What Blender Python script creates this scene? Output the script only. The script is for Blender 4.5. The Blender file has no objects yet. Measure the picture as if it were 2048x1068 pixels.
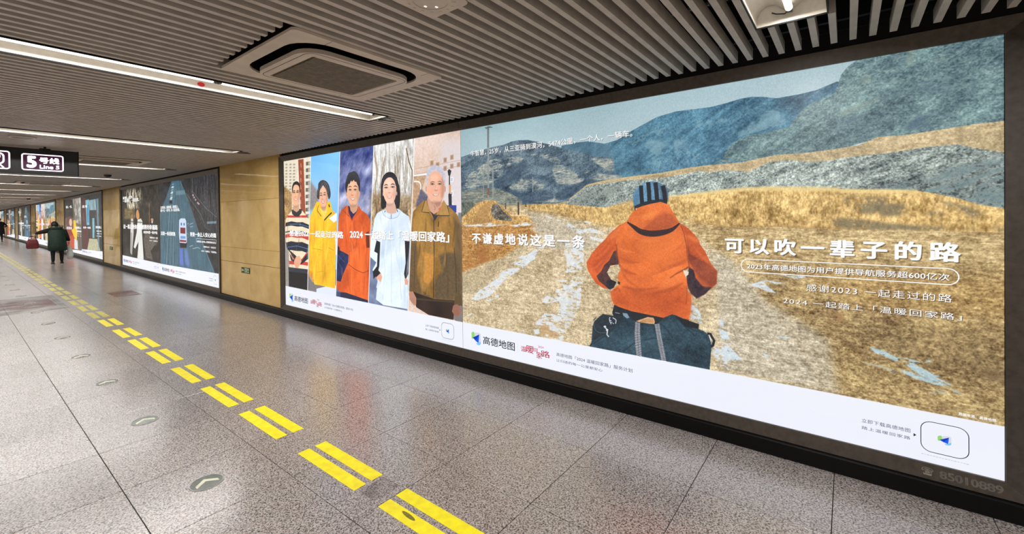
import bpy, bmesh, math, random
import numpy as np
from mathutils import Matrix, Vector
random.seed(4)
C = bpy.context.scene.collection
sc = bpy.context.scene

# ------------------------------------------------------------------ camera, world, exposure
EYE = 1.55
F_PX, CX, CY = 868.33, 1033.6, 436.8
YAW, PITCH, ROLL = 0.65063, -0.00779, -0.01060
fw = Vector((math.cos(YAW)*math.cos(PITCH), math.sin(YAW)*math.cos(PITCH), math.sin(PITCH)))
rt = fw.cross(Vector((0, 0, 1))).normalized(); up = rt.cross(fw)
r2 = rt*math.cos(ROLL) + up*math.sin(ROLL); u2 = r2.cross(fw)
cd = bpy.data.cameras.new('camera'); cam = bpy.data.objects.new('camera', cd); C.objects.link(cam)
cd.sensor_width = 36; cd.lens = F_PX*36/2048
cd.shift_x = -(CX-1024)/2048; cd.shift_y = (CY-534)/2048
cd.clip_start = 0.05; cd.clip_end = 300
cam.matrix_world = Matrix(((r2.x, u2.x, -fw.x, 0), (r2.y, u2.y, -fw.y, 0), (r2.z, u2.z, -fw.z, EYE), (0, 0, 0, 1)))
sc.camera = cam
w = bpy.data.worlds.new('world'); sc.world = w; w.use_nodes = True
w.node_tree.nodes['Background'].inputs[0].default_value = (.75, .72, .7, 1)
w.node_tree.nodes['Background'].inputs[1].default_value = 0.02
sc.view_settings.view_transform = 'Standard'; sc.view_settings.look = 'None'
sc.view_settings.gamma = 1; sc.view_settings.use_curve_mapping = False
sc.view_settings.exposure = 0.0
TUBE_POWER = 2.4
TUBE_WATTS = 20.0     # light each 1.2 m tube throws downward
TUBE_COLOR = (1.0, .975, .95)
POSTER_POWER = 1.0
sc.cycles.max_bounces = 6; sc.cycles.diffuse_bounces = 3; sc.cycles.glossy_bounces = 4
sc.cycles.sample_clamp_indirect = 4

# ------------------------------------------------------------------ materials
def lin(c):
    o = []
    for v in c[:3]:
        v = v/255
        o.append(v/12.92 if v <= .04045 else ((v+.055)/1.055)**2.4)
    return (*o, 1)
def mat(name, col, rough=.5, metal=0, emit=None, power=0, spec=.5, var=0.0, scale=40, bump=0.0, sample=True):
    m = bpy.data.materials.new(name); m.use_nodes = True
    nt = m.node_tree; b = nt.nodes['Principled BSDF']
    b.inputs['Base Color'].default_value = lin(col)
    b.inputs['Roughness'].default_value = rough; b.inputs['Metallic'].default_value = metal
    b.inputs['Specular IOR Level'].default_value = spec
    if emit:
        b.inputs['Emission Color'].default_value = lin(emit); b.inputs['Emission Strength'].default_value = power
        if not sample: m.cycles.emission_sampling = 'NONE'
    if var or bump:
        g = nt.nodes.new('ShaderNodeNewGeometry'); n = nt.nodes.new('ShaderNodeTexNoise')
        n.inputs['Scale'].default_value = scale; n.inputs['Detail'].default_value = 4
        nt.links.new(g.outputs['Position'], n.inputs['Vector'])
        if var:
            r = nt.nodes.new('ShaderNodeValToRGB')
            r.color_ramp.elements[0].position = .3; r.color_ramp.elements[1].position = .7
            r.color_ramp.elements[0].color = lin([v*(1-var) for v in col]); r.color_ramp.elements[1].color = lin([min(255, v*(1+var)) for v in col])
            nt.links.new(n.outputs['Fac'], r.inputs[0]); nt.links.new(r.outputs[0], b.inputs['Base Color'])
        if bump:
            bp = nt.nodes.new('ShaderNodeBump'); bp.inputs['Strength'].default_value = bump; bp.inputs['Distance'].default_value = .002
            nt.links.new(n.outputs['Fac'], bp.inputs['Height']); nt.links.new(bp.outputs[0], b.inputs['Normal'])
    return m
def granite():
    m = bpy.data.materials.new('speckled granite'); m.use_nodes = True
    nt = m.node_tree; N = nt.nodes; L = nt.links; b = N['Principled BSDF']
    g = N.new('ShaderNodeNewGeometry'); oi = N.new('ShaderNodeObjectInfo')
    v = N.new('ShaderNodeTexVoronoi'); v.inputs['Scale'].default_value = 150; v.feature = 'F1'
    n1 = N.new('ShaderNodeTexNoise'); n1.inputs['Scale'].default_value = 120; n1.inputs['Detail'].default_value = 3; n1.inputs['Roughness'].default_value = .6
    n2 = N.new('ShaderNodeTexNoise'); n2.inputs['Scale'].default_value = .9; n2.inputs['Detail'].default_value = 3
    n3 = N.new('ShaderNodeTexNoise'); n3.inputs['Scale'].default_value = 9; n3.inputs['Detail'].default_value = 4
    mp = N.new('ShaderNodeMapping'); mp.inputs['Rotation'].default_value = (.5, .35, .8); mp.inputs['Location'].default_value = (3.3, 7.7, 5.13); L.new(g.outputs['Position'], mp.inputs['Vector'])
    for n in (v, n1, n2, n3): L.new(mp.outputs[0], n.inputs['Vector'])
    r = N.new('ShaderNodeValToRGB'); e = r.color_ramp.elements
    e[0].position = .40; e[0].color = lin((56, 52, 50)); e[1].position = .60; e[1].color = lin((206, 201, 199))
    k = e.new(.46); k.color = lin((130, 121, 118)); k = e.new(.50); k.color = lin((174, 167, 164))
    L.new(n1.outputs['Fac'], r.inputs[0])
    # pinkish grains
    mx = N.new('ShaderNodeMix'); mx.data_type = 'RGBA'; mx.inputs[7].default_value = lin((172, 152, 142))
    cr = N.new('ShaderNodeMapRange'); cr.inputs[1].default_value = .55; cr.inputs[2].default_value = .9; cr.inputs[4].default_value = .55
    sepc = N.new('ShaderNodeSeparateColor'); L.new(v.outputs['Color'], sepc.inputs[0]); L.new(sepc.outputs[0], cr.inputs[0])
    L.new(cr.outputs[0], mx.inputs[0]); L.new(r.outputs[0], mx.inputs[6])
    # per-tile and large-scale wear
    ad = N.new('ShaderNodeMath'); ad.operation = 'MULTIPLY_ADD'; ad.inputs[1].default_value = .12; ad.inputs[2].default_value = .60
    L.new(oi.outputs['Random'], ad.inputs[0])
    a2 = N.new('ShaderNodeMath'); a2.operation = 'MULTIPLY_ADD'; a2.inputs[1].default_value = .28; L.new(n2.outputs['Fac'], a2.inputs[0]); L.new(ad.outputs[0], a2.inputs[2])
    hs = N.new('ShaderNodeHueSaturation'); L.new(mx.outputs[2], hs.inputs['Color']); L.new(a2.outputs[0], hs.inputs['Value'])
    L.new(hs.outputs[0], b.inputs['Base Color'])
    rr = N.new('ShaderNodeMapRange'); rr.inputs[3].default_value = .19; rr.inputs[4].default_value = .25; n3.inputs['Scale'].default_value = 2.0; b.inputs['Coat Weight'].default_value = .35; b.inputs['Coat Roughness'].default_value = .34; L.new(n3.outputs['Fac'], rr.inputs[0])
    L.new(rr.outputs[0], b.inputs['Roughness']); b.inputs['Specular IOR Level'].default_value = 1.0
    return m
def marble():
    m = bpy.data.materials.new('polished beige marble'); m.use_nodes = True
    nt = m.node_tree; N = nt.nodes; L = nt.links; b = N['Principled BSDF']
    g = N.new('ShaderNodeNewGeometry')
    n1 = N.new('ShaderNodeTexNoise'); n1.inputs['Scale'].default_value = 2.5; n1.inputs['Detail'].default_value = 8; n1.inputs['Distortion'].default_value = .6
    n2 = N.new('ShaderNodeTexNoise'); n2.inputs['Scale'].default_value = 60; n2.inputs['Detail'].default_value = 4
    for n in (n1, n2): L.new(g.outputs['Position'], n.inputs['Vector'])
    r = N.new('ShaderNodeValToRGB'); e = r.color_ramp.elements
    e[0].position = .35; e[0].color = lin((196, 160, 92)); e[1].position = .68; e[1].color = lin((224, 192, 126))
    mm = N.new('ShaderNodeMath'); mm.operation = 'MULTIPLY_ADD'; mm.inputs[1].default_value = .35; L.new(n2.outputs['Fac'], mm.inputs[0])
    m3 = N.new('ShaderNodeMath'); m3.operation = 'MULTIPLY'; m3.inputs[1].default_value = .66; L.new(n1.outputs['Fac'], m3.inputs[0]); L.new(m3.outputs[0], mm.inputs[2])
    L.new(mm.outputs[0], r.inputs[0]); L.new(r.outputs[0], b.inputs['Base Color'])
    b.inputs['Roughness'].default_value = .06
    bp = N.new('ShaderNodeBump'); bp.inputs['Strength'].default_value = .25; bp.inputs['Distance'].default_value = .004; n4 = N.new('ShaderNodeTexNoise'); n4.inputs['Scale'].default_value = 2.2; n4.inputs['Detail'].default_value = 1; L.new(g.outputs['Position'], n4.inputs['Vector']); L.new(n4.outputs['Fac'], bp.inputs['Height']); L.new(bp.outputs[0], b.inputs['Normal'])
    return m
M = dict(
    granite=granite(), marble=marble(),
    joint=mat('dark joint filler', (38, 34, 32), .9, var=.2),
    slat=mat('beige painted aluminium slat', (190, 182, 174), .42, var=.05, scale=12),
    plenum=mat('black ceiling void', (16, 15, 14), .9, var=.2),
    rail=mat('dark steel carrier', (20, 20, 19), .6, .3, var=.1),
    frame=mat('dark bronze lightbox frame', (68, 61, 55), .38, .25, var=.12, scale=30),
    plinth=mat('black granite plinth', (9, 9, 9), .5, spec=.15, var=.3, scale=150),
    white=mat('warm white plastic', (203, 191, 178), .5, var=.04, scale=8),
    grille=mat('dusty taupe grille', (112, 103, 88), .6, var=.12, scale=25),
    dark=mat('matt black cavity', (12, 12, 12), .7, var=.1),
    reflector=mat('white enamel reflector', (222, 216, 204), .35, var=.03),
    tube=mat('lit fluorescent tube', (255, 255, 255), .4, emit=(255, 250, 244), power=TUBE_POWER),
    holder=mat('grey lamp holder', (78, 77, 74), .5, .2, var=.1),
    red=mat('red sticker', (220, 30, 40), .5, var=.05),
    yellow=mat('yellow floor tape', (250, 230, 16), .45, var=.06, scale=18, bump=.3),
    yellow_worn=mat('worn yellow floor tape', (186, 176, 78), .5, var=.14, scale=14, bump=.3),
    steel=mat('brushed steel ring', (150, 150, 146), .3, .8, var=.1),
    disc=mat('smoky green glass disc', (84, 90, 84), .18, var=.15, scale=60),
    chevron=mat('pale arrow print', (214, 216, 190), .4, var=.05),
    signbody=mat('black sign casing', (13, 14, 19), .35, var=.2),
    signwhite=mat('lit white sign print', (255, 255, 255), .5, emit=(250, 244, 252), power=1.6, sample=False),
    signplum=mat('lit plum sign field', (60, 20, 50), .5, emit=(72, 28, 62), power=.5, sample=False),
    coat=mat('dark green padded coat', (10, 38, 22), .75, var=.25, scale=18, bump=.5),
    black=mat('black cloth', (14, 14, 16), .85, var=.2, scale=30),
    fur=mat('brown fur trim', (120, 100, 74), .95, var=.35, scale=120, bump=1),
    hair=mat('black hair', (16, 14, 14), .6, var=.3, scale=90, bump=.6),
    skin=mat('skin', (196, 150, 122), .5, var=.04),
    redbag=mat('red leather bag', (98, 20, 18), .4, var=.2, scale=12),
    whitebag=mat('white plastic carrier bag', (205, 205, 200), .35, var=.06, scale=14, bump=.6),
    shoe=mat('dark shoe', (22, 22, 24), .5, var=.15), sole=mat('pale shoe sole', (190, 186, 180), .6, var=.05),
    exitgreen=mat('photoluminescent green', (40, 62, 40), .4, var=.15, scale=20), exitpale=mat('pale green pictogram', (190, 206, 160), .4, var=.03),
    number=mat('grey raised numerals', (150, 144, 136), .5, var=.05),
    sensor=mat('ivory detector shell', (190, 182, 170), .5, var=.04), sensor_dark=mat('dark detector lens', (30, 27, 26), .3, var=.1),
    glint=mat('white status light', (255, 255, 255), .4, emit=(255, 255, 255), power=1.2, sample=False),
    wallpaint=mat('off-white wall panel', (200, 190, 172), .6, var=.05, scale=3),
)

# ------------------------------------------------------------------ mesh helpers
def add_box(bm, x0, x1, y0, y1, z0, z1):
    v = [bm.verts.new(p) for p in ((x0,y0,z0),(x1,y0,z0),(x1,y1,z0),(x0,y1,z0),(x0,y0,z1),(x1,y0,z1),(x1,y1,z1),(x0,y1,z1))]
    for f in ((3,2,1,0),(4,5,6,7),(0,1,5,4),(1,2,6,5),(2,3,7,6),(3,0,4,7)): bm.faces.new([v[i] for i in f])
def add_bevel_box(bm, x0, x1, y0, y1, z0, z1, b):
    t = bmesh.new(); add_box(t, x0, x1, y0, y1, z0, z1)
    bmesh.ops.bevel(t, geom=t.edges[:], offset=b, segments=1, affect='EDGES')
    me = bpy.data.meshes.new('tmp'); t.to_mesh(me); t.free(); bm.from_mesh(me); bpy.data.meshes.remove(me)
def add_prism(bm, pts, z0, z1, hole=None):
    """outline in XY extruded z0..z1; with an optional hole outline of the same number of points"""
    n = len(pts)
    a = [bm.verts.new((x, y, z0)) for x, y in pts]; b = [bm.verts.new((x, y, z1)) for x, y in pts]
    for i in range(n): bm.faces.new((a[i], a[(i+1) % n], b[(i+1) % n], b[i]))
    if hole is None:
        bm.faces.new(a[::-1]); bm.faces.new(b)
    else:
        c = [bm.verts.new((x, y, z0)) for x, y in hole]; d = [bm.verts.new((x, y, z1)) for x, y in hole]
        for i in range(n):
            j = (i+1) % n
            bm.faces.new((c[j], c[i], d[i], d[j])); bm.faces.new((a[j], a[i], c[i], c[j])); bm.faces.new((b[i], b[j], d[j], d[i]))
def rrect(cx, cy, w, h, r, n=6):
    p = []
    for sx, sy, a0 in ((1, 1, 0), (-1, 1, 90), (-1, -1, 180), (1, -1, 270)):
        for k in range(n+1):
            a = math.radians(a0+90*k/n)
            p.append((cx+sx*(w/2-r)+r*math.cos(a), cy+sy*(h/2-r)+r*math.sin(a)))
    return p
def circle(cx, cy, r, n=24): return [(cx+r*math.cos(2*math.pi*k/n), cy+r*math.sin(2*math.pi*k/n)) for k in range(n)]
def add_tube(bm, p, q, r, n=10, r1=None):
    p = Vector(p); q = Vector(q); d = (q-p).normalized(); r1 = r if r1 is None else r1
    a = d.orthogonal().normalized(); b = d.cross(a)
    A = [bm.verts.new(p+(a*math.cos(t)+b*math.sin(t))*r) for t in [2*math.pi*k/n for k in range(n)]]
    B = [bm.verts.new(q+(a*math.cos(t)+b*math.sin(t))*r1) for t in [2*math.pi*k/n for k in range(n)]]
    for i in range(n): bm.faces.new((A[i], A[(i+1) % n], B[(i+1) % n], B[i]))
    bm.faces.new(A[::-1]); bm.faces.new(B)
def add_path(bm, pts, r, n=6):
    for a, b in zip(pts, pts[1:]): add_tube(bm, a, b, r, n)
def add_loft(bm, rings):
    R = [[bm.verts.new(p) for p in r] for r in rings]; n = len(R[0])
    for a, b in zip(R, R[1:]):
        for i in range(n): bm.faces.new((a[i], a[(i+1) % n], b[(i+1) % n], b[i]))
    bm.faces.new(R[0][::-1]); bm.faces.new(R[-1])
def fin(name, bm, m, parent=None, smooth=False, fix=True):
    if fix: bmesh.ops.recalc_face_normals(bm, faces=bm.faces[:])
    me = bpy.data.meshes.new(name); bm.to_mesh(me); bm.free(); me.materials.append(m)
    if smooth:
        for f in me.polygons: f.use_smooth = True
    return put(name, me, parent)
def put(name, me, parent=None, loc=(0, 0, 0)):
    o = bpy.data.objects.new(name, me); C.objects.link(o); o.location = loc
    if parent: o.parent = parent
    return o
def box(name, x0, x1, y0, y1, z0, z1, m, parent=None, bevel=0):
    bm = bmesh.new()
    add_bevel_box(bm, x0, x1, y0, y1, z0, z1, bevel) if bevel else add_box(bm, x0, x1, y0, y1, z0, z1)
    return fin(name, bm, m, parent)
def tag(o, label, cat, group=None):
    o['label'] = label; o['category'] = cat
    if group: o['group'] = group
    return o
def thing(name, label, cat, loc=(0, 0, 0), group=None):
    o = bpy.data.objects.new(name, None); C.objects.link(o); o.location = loc; o.empty_display_size = .1
    return tag(o, label, cat, group)
def struct(name, loc=(0, 0, 0)):
    o = bpy.data.objects.new(name, None); C.objects.link(o); o.location = loc; o['kind'] = 'structure'; return o
def copy_tree(o, parent=None):
    c = o.copy(); C.objects.link(c); c.parent = parent
    for ch in list(o.children): copy_tree(ch, c)
    return c
ORD = ['nearest', 'second', 'third', 'fourth', 'fifth', 'sixth', 'seventh', 'eighth', 'ninth', 'tenth', 'eleventh', 'twelfth', 'thirteenth',
       'fourteenth', 'fifteenth', 'sixteenth', 'seventeenth', 'eighteenth', 'nineteenth', 'twentieth', 'twenty-first', 'twenty-second', 'twenty-third', 'twenty-fourth', 'twenty-fifth']
def nth(i): return 'nearest' if i == 0 else ORD[i]+' from the camera'

# ------------------------------------------------------------------ the setting
WX = 3.2245            # plane of the lightbox faces
MX = 3.215             # face of the marble
PX = 3.165             # face of the plinth
ZC = 2.517             # underside of the ceiling slats
Y0, Y1 = -5.0, 72.5
XL = -2.7              # left wall, outside the frame
T = .6459; TX0 = 2.5278; TY0 = 3.2966
# floor: bedding slab + granite tiles
fl = box('floor', XL-.2, WX+.3, Y0, Y1, -.12, -.006, M['joint']); fl['kind'] = 'structure'
def tile_bm(bm, x0, y0, w, l): add_bevel_box(bm, x0+.0019, x0+w-.0019, y0+.0019, y0+l-.0019, -.0055, 0, .0012)
bm = bmesh.new(); tile_bm(bm, 0, 0, T, T)
bmesh.ops.recalc_face_normals(bm, faces=bm.faces[:]); tme = bpy.data.meshes.new('tile'); bm.to_mesh(tme); bm.free(); tme.materials.append(M['granite'])
far = bmesh.new(); nt_ = 0
XW = TX0+T
for j in range(-13, 112):
    y = TY0-2*T + (j-2)*T
    if y < Y0 or y+T > Y1: continue
    for i in range(-8, 1):
        x = TX0+i*T
        inview = (x > -.8 and -.7 < y < 27)
        if inview: put('tile', tme, fl, (x, y, 0)); nt_ += 1
        else: tile_bm(far, x, y, T, T)
o = fin('tile_field', far, M['granite'], fl); o['kind'] = 'stuff'

# right wall: plain backing, marble panels, black plinth
wr = box('wall_right', MX+.03, MX+.35, Y0, Y1, 0, 3.0, M['dark']); wr['kind'] = 'structure'
pl = box('baseboard_right', PX, MX+.029, Y0, Y1, 0, .098, M['plinth'], bevel=.006); pl['kind'] = 'structure'
PER, BOXL = 10.41, 7.72          # period of lightbox + pillar
boxes = [(-.63, 7.05)] + [(-.63+PER*k, -.63+PER*k+BOXL) for k in range(1, 7)]
FR = .11
for k in range(-1, 7):
    a = (boxes[k][1] if k >= 0 else -3.2)+FR; b = (boxes[k+1][0] if k+1 < 7 else Y1)-FR
    if k == -1: a, b = -4.0, boxes[0][0]-FR
    if k == 6: b = a+2.45
    mid = a+(b-a)*.46
    for z0, z1 in ((.10, .738), (.738, 1.005), (1.005, 1.86), (1.86, 2.62)):
        for y0, y1 in ((a, mid), (mid, b)):
            g = .0016 if z0 != 1.005 else .0008
            box('marble_panel', MX, MX+.0295, y0+.0015, y1-.0015, z0+g+(.0025 if z0 == .738 else 0), z1-g, M['marble'], wr, bevel=.0012)

# left wall and ends, outside the frame but closing the passage
lw = box('wall_left', XL-.25, XL, Y0, Y1, 0, 3.0, M['wallpaint']); lw['kind'] = 'structure'
for nm, y in (('wall_back', Y0-.2), ('wall_front', Y1)):
    o = box(nm, XL-.25, WX+.35, y, y+.2, 0, 3.0, M['wallpaint']); o['kind'] = 'structure'

# ceiling: black slab above, aluminium slats hung under carrier rails
ce = box('ceiling', XL-.25, WX+.35, Y0-.2, Y1+.2, 3.0, 3.15, M['plenum']); ce['kind'] = 'structure'
lamp_y = [.225+3.465*k for k in range(-1, 21)]
LW = .158
ac_y = [2.70, 9.69, 16.64, 44.4]
SP, SH, SW = .0858, .07, .031
slat_end, slat_l0 = 3.10, XL+.01
cache = {}
def slat_mesh(x0, x1):
    k = (round(x0, 3), round(x1, 3))
    if k not in cache:
        bm = bmesh.new(); add_box(bm, x0, x1, -SW/2, SW/2, 0, SH)
        me = bpy.data.meshes.new('slat'); bm.to_mesh(me); bm.free(); me.materials.append(M['slat']); cache[k] = me
    return cache[k]
rest = bmesh.new(); ns = 0
k = -62
while True:
    y = .755-.012+k*SP; k += 1
    if y > Y1-.1: break
    segs = [(slat_l0, slat_end)]
    if any(abs(y-ly) < LW+.012 for ly in lamp_y): segs = [(2.625, slat_end)]
    else:
        for ay in ac_y:
            if abs(y-ay) < .478: segs = [(slat_l0, 1.045), (2.09, slat_end)]
    for x0, x1 in segs:
        if -.6 < y and ns < 292:
            put('slat', slat_mesh(x0, x1), ce, (0, y, ZC)); ns += 1
        else: add_box(rest, x0, x1, y-SW/2, y+SW/2, ZC, ZC+SH)
o = fin('slat_field', rest, M['slat'], ce); o['kind'] = 'stuff'
def spans(skips, a, b):
    out = []; c = a
    for s0, s1 in sorted(skips):
        if s1 < a: continue
        if s0 > c: out.append((c, s0))
        c = max(c, s1)
    if c < b: out.append((c, b))
    return out
for x in (-2.2, -1.2, -.2, .95, 1.6, 2.30, 2.95):
    sk = [(ly-.2, ly+.2) for ly in lamp_y] if x < 2.7 else []
    if 1.0 < x < 2.15: sk += [(ay-.56, ay+.56) for ay in ac_y]
    bm = bmesh.new()
    for a, b in spans(sk, Y0+.1, Y1-.1): add_box(bm, x-.015, x+.015, a, b, ZC+SH+.001, ZC+SH+.035)
    fin('carrier_rail', bm, M['rail'], ce)
# bright spring clips where the rail holds the slats, and conduit runs in the void
bm = bmesh.new()
for x in (.95, 2.30):
    for k in range(0, 30): add_box(bm, x+.018, x+.030, .03+k*SP, .05+k*SP, ZC+SH+.002, ZC+SH+.022)
o = fin('slat_clip', bm, M['steel'], ce); o['kind'] = 'stuff'
bm = bmesh.new()
for x, z, r in ((1.35, 2.86, .02), (1.45, 2.86, .02), (2.75, 2.80, .03)): add_tube(bm, (x, Y0+.1, z), (x, Y1-.1, z), r)
fin('conduit', bm, M['rail'], ce)
# dark shadow-gap panel between slat ends and wall
tr = box('trim_1', MX+.005, MX+.0295, Y0, Y1, 2.625, 2.99, M['plenum']); tr['kind'] = 'structure'
# ------------------------------------------------------------------ poster artwork (painted into images with numpy, no files)
class Art:
    """a print: art points are given in measured photo pixels and carried to the print by the homography of its four corners"""
    def __init__(s, W, H, corners, seed=0):
        s.W, s.H = W, H; s.img = np.zeros((H, W, 3), np.float32); s.rng = np.random.default_rng(seed)
        A = []; B = []
        for (x, y), (u, v) in zip(corners, ((0, 0), (W, 0), (W, H), (0, H))):
            A += [[x, y, 1, 0, 0, 0, -u*x, -u*y], [0, 0, 0, x, y, 1, -v*x, -v*y]]; B += [u, v]
        s.h = np.append(np.linalg.solve(np.array(A, float), np.array(B, float)), 1).reshape(3, 3)
    def T(s, P):
        P = np.array(P, float); q = np.c_[P, np.ones(len(P))] @ s.h.T; return q[:, :2]/q[:, 2:]
    def noise(s, fx, fy, octv=4, rough=.5):
        out = np.zeros((s.H, s.W), np.float32); amp = 1; tot = 0
        for o in range(octv):
            gx, gy = max(2, int(fx*2**o)), max(2, int(fy*2**o))
            if gx > s.W or gy > s.H: break
            g = s.rng.random((gy+2, gx+2)).astype(np.float32)
            X = np.linspace(0, gx, s.W, endpoint=False); Y = np.linspace(0, gy, s.H, endpoint=False)
            xi = X.astype(int); yi = Y.astype(int); fxx = (X-xi).astype(np.float32); fyy = (Y-yi).astype(np.float32)
            fxx = fxx*fxx*(3-2*fxx); fyy = (fyy*fyy*(3-2*fyy))[:, None]
            r0 = g[yi]; r1 = g[yi+1]
            a = r0[:, xi]*(1-fxx)+r0[:, xi+1]*fxx; b = r1[:, xi]*(1-fxx)+r1[:, xi+1]*fxx
            out += amp*(a*(1-fyy)+b*fyy); tot += amp; amp *= rough
        out /= tot
        return (out-out.mean())/(out.std()+1e-6)
    def ridged(s, fx, fy, octv=5, rough=.62):
        out = np.zeros((s.H, s.W), np.float32); amp = 1
        for o in range(octv):
            if fx*2**o > s.W or fy*2**o > s.H: break
            out += amp*(1-np.abs(s.noise(fx*2**o, fy*2**o, 1))); amp *= rough
        return (out-out.mean())/out.std()
    def mask(s, P):
        m = np.zeros((s.H, s.W), np.float32); b, c = s.cov(P); m[b] = c; return m
    def shear(s, n, k):
        """shift columns so that streaks run diagonally, k = rise per column"""
        idx = (np.arange(s.H)[:, None]+(np.arange(s.W)*k).astype(int)[None]) % s.H
        return np.take_along_axis(n, idx, 0)
    def cov(s, P, canvas=False, SS=3):
        P = np.array(P, float) if canvas else s.T(P)
        x0 = int(max(0, math.floor(P[:, 0].min()))); x1 = int(min(s.W, math.ceil(P[:, 0].max())+1))
        y0 = int(max(0, math.floor(P[:, 1].min()))); y1 = int(min(s.H, math.ceil(P[:, 1].max())+1))
        if x1 <= x0 or y1 <= y0: return None
        w = x1-x0; n = (y1-y0)*SS; acc = np.zeros((n, w+2), np.float32)
        Q = np.c_[P[:, 0]-x0, (P[:, 1]-y0)*SS]
        for (ax, ay), (bx, by) in zip(Q, np.roll(Q, -1, 0)):
            if ay == by: continue
            d = 1
            if ay > by: ax, ay, bx, by = bx, by, ax, ay; d = -1
            r0 = max(0, math.ceil(ay-.5)); r1 = min(n-1, math.ceil(by-.5)-1)
            if r1 < r0: continue
            rows = np.arange(r0, r1+1); xs = np.clip(ax+(rows+.5-ay)*(bx-ax)/(by-ay), 0, w)
            ix = np.floor(xs).astype(int); f = xs-ix
            acc[rows, ix] += d*(1-f); acc[rows, ix+1] += d*f
        c = np.clip(np.abs(np.cumsum(acc, 1)[:, :w]), 0, 1).reshape(y1-y0, SS, w).mean(1)
        return (slice(y0, y1), slice(x0, x1)), c
    def soft(s, c, r):
        if r < 1: return c
        k = np.ones(2*r+1, np.float32)/(2*r+1)
        for ax in (0, 1):
            p = np.pad(c, [(r+1, r) if i == ax else (0, 0) for i in (0, 1)], mode='edge').cumsum(ax)
            n = c.shape[ax]
            hi = np.take(p, np.arange(2*r+1, 2*r+1+n), ax); lo = np.take(p, np.arange(0, n), ax); c = (hi-lo)/(2*r+1)
        return c
    def fill(s, P, col, tex=None, alpha=1, soft=0, canvas=False, mask=None, smooth=False):
        if smooth: P = curve(P)
        r = s.cov(P, canvas)
        if r is None: return
        b, c = r
        if soft:
            full = np.zeros((s.H, s.W), np.float32)
            y0 = max(0, b[0].start-2*soft); y1 = min(s.H, b[0].stop+2*soft); x0 = max(0, b[1].start-2*soft); x1 = min(s.W, b[1].stop+2*soft)
            full[b] = c; b = (slice(y0, y1), slice(x0, x1)); c = s.soft(s.soft(full[b], soft), soft)
        if mask is not None: c = c*mask[b]
        c = (c*alpha)[..., None]
        col = np.array(col, np.float32)
        if tex is not None:
            src = np.zeros(c.shape[:2]+(3,), np.float32)+col
            for n, a in tex: src += n[b][..., None]*np.array(a, np.float32)
        else: src = col
        s.img[b] = s.img[b]*(1-c)+src*c
    def line(s, P, width, col, alpha=1, close=False, smooth=False, soft=0, mask=None):
        """width in canvas pixels; a list tapers"""
        if smooth: P = curve(P, closed=close)
        Q = s.T(P)
        if close: Q = np.vstack([Q, Q[:1]])
        d = np.gradient(Q, axis=0); d /= np.linalg.norm(d, axis=1)[:, None]+1e-9
        n = np.c_[-d[:, 1], d[:, 0]]; wd = np.interp(np.linspace(0, 1, len(Q)), np.linspace(0, 1, len(np.atleast_1d(width))), np.atleast_1d(width))[:, None]/2
        s.fill(np.vstack([Q+n*wd, (Q-n*wd)[::-1]]), col, alpha=alpha, canvas=True, soft=soft, mask=mask)
    def ell(s, cx, cy, rx, ry, col, conv, alpha=1, soft=0, rot=0, tex=None):
        t = np.linspace(0, 2*math.pi, 28, endpoint=False); c_, s_ = math.cos(rot), math.sin(rot)
        P = [(cx+rx*math.cos(a)*c_-ry*math.sin(a)*s_, cy+rx*math.cos(a)*s_+ry*math.sin(a)*c_) for a in t]
        s.fill(conv(P), col, alpha=alpha, soft=soft, tex=tex)
    def image(s, name):
        im = bpy.data.images.new(name, s.W, s.H); a = np.ones((s.H, s.W, 4), np.float32)
        a[..., :3] = np.clip(s.img[::-1]/255, 0, 1); im.pixels.foreach_set(a.ravel()); im.update(); im.pack(); return im
def curve(P, n=6, closed=True):
    P = np.array(P, float); m = len(P); out = []
    for i in range(m if closed else m-1):
        if closed: p0, p1, p2, p3 = P[i-1], P[i], P[(i+1) % m], P[(i+2) % m]
        else: p0, p1, p2, p3 = P[max(i-1, 0)], P[i], P[i+1], P[min(i+2, m-1)]
        for t in np.arange(n)/n:
            out.append(.5*((2*p1)+(-p0+p2)*t+(2*p0-5*p1+4*p2-p3)*t*t+(-p0+3*p1-3*p2+p3)*t**3))
    if not closed: out.append(P[-1])
    return np.array(out)
def crop(x0, y0, k): return lambda P: [(x0+k*a, y0+k*b) for a, b in P]

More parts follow.
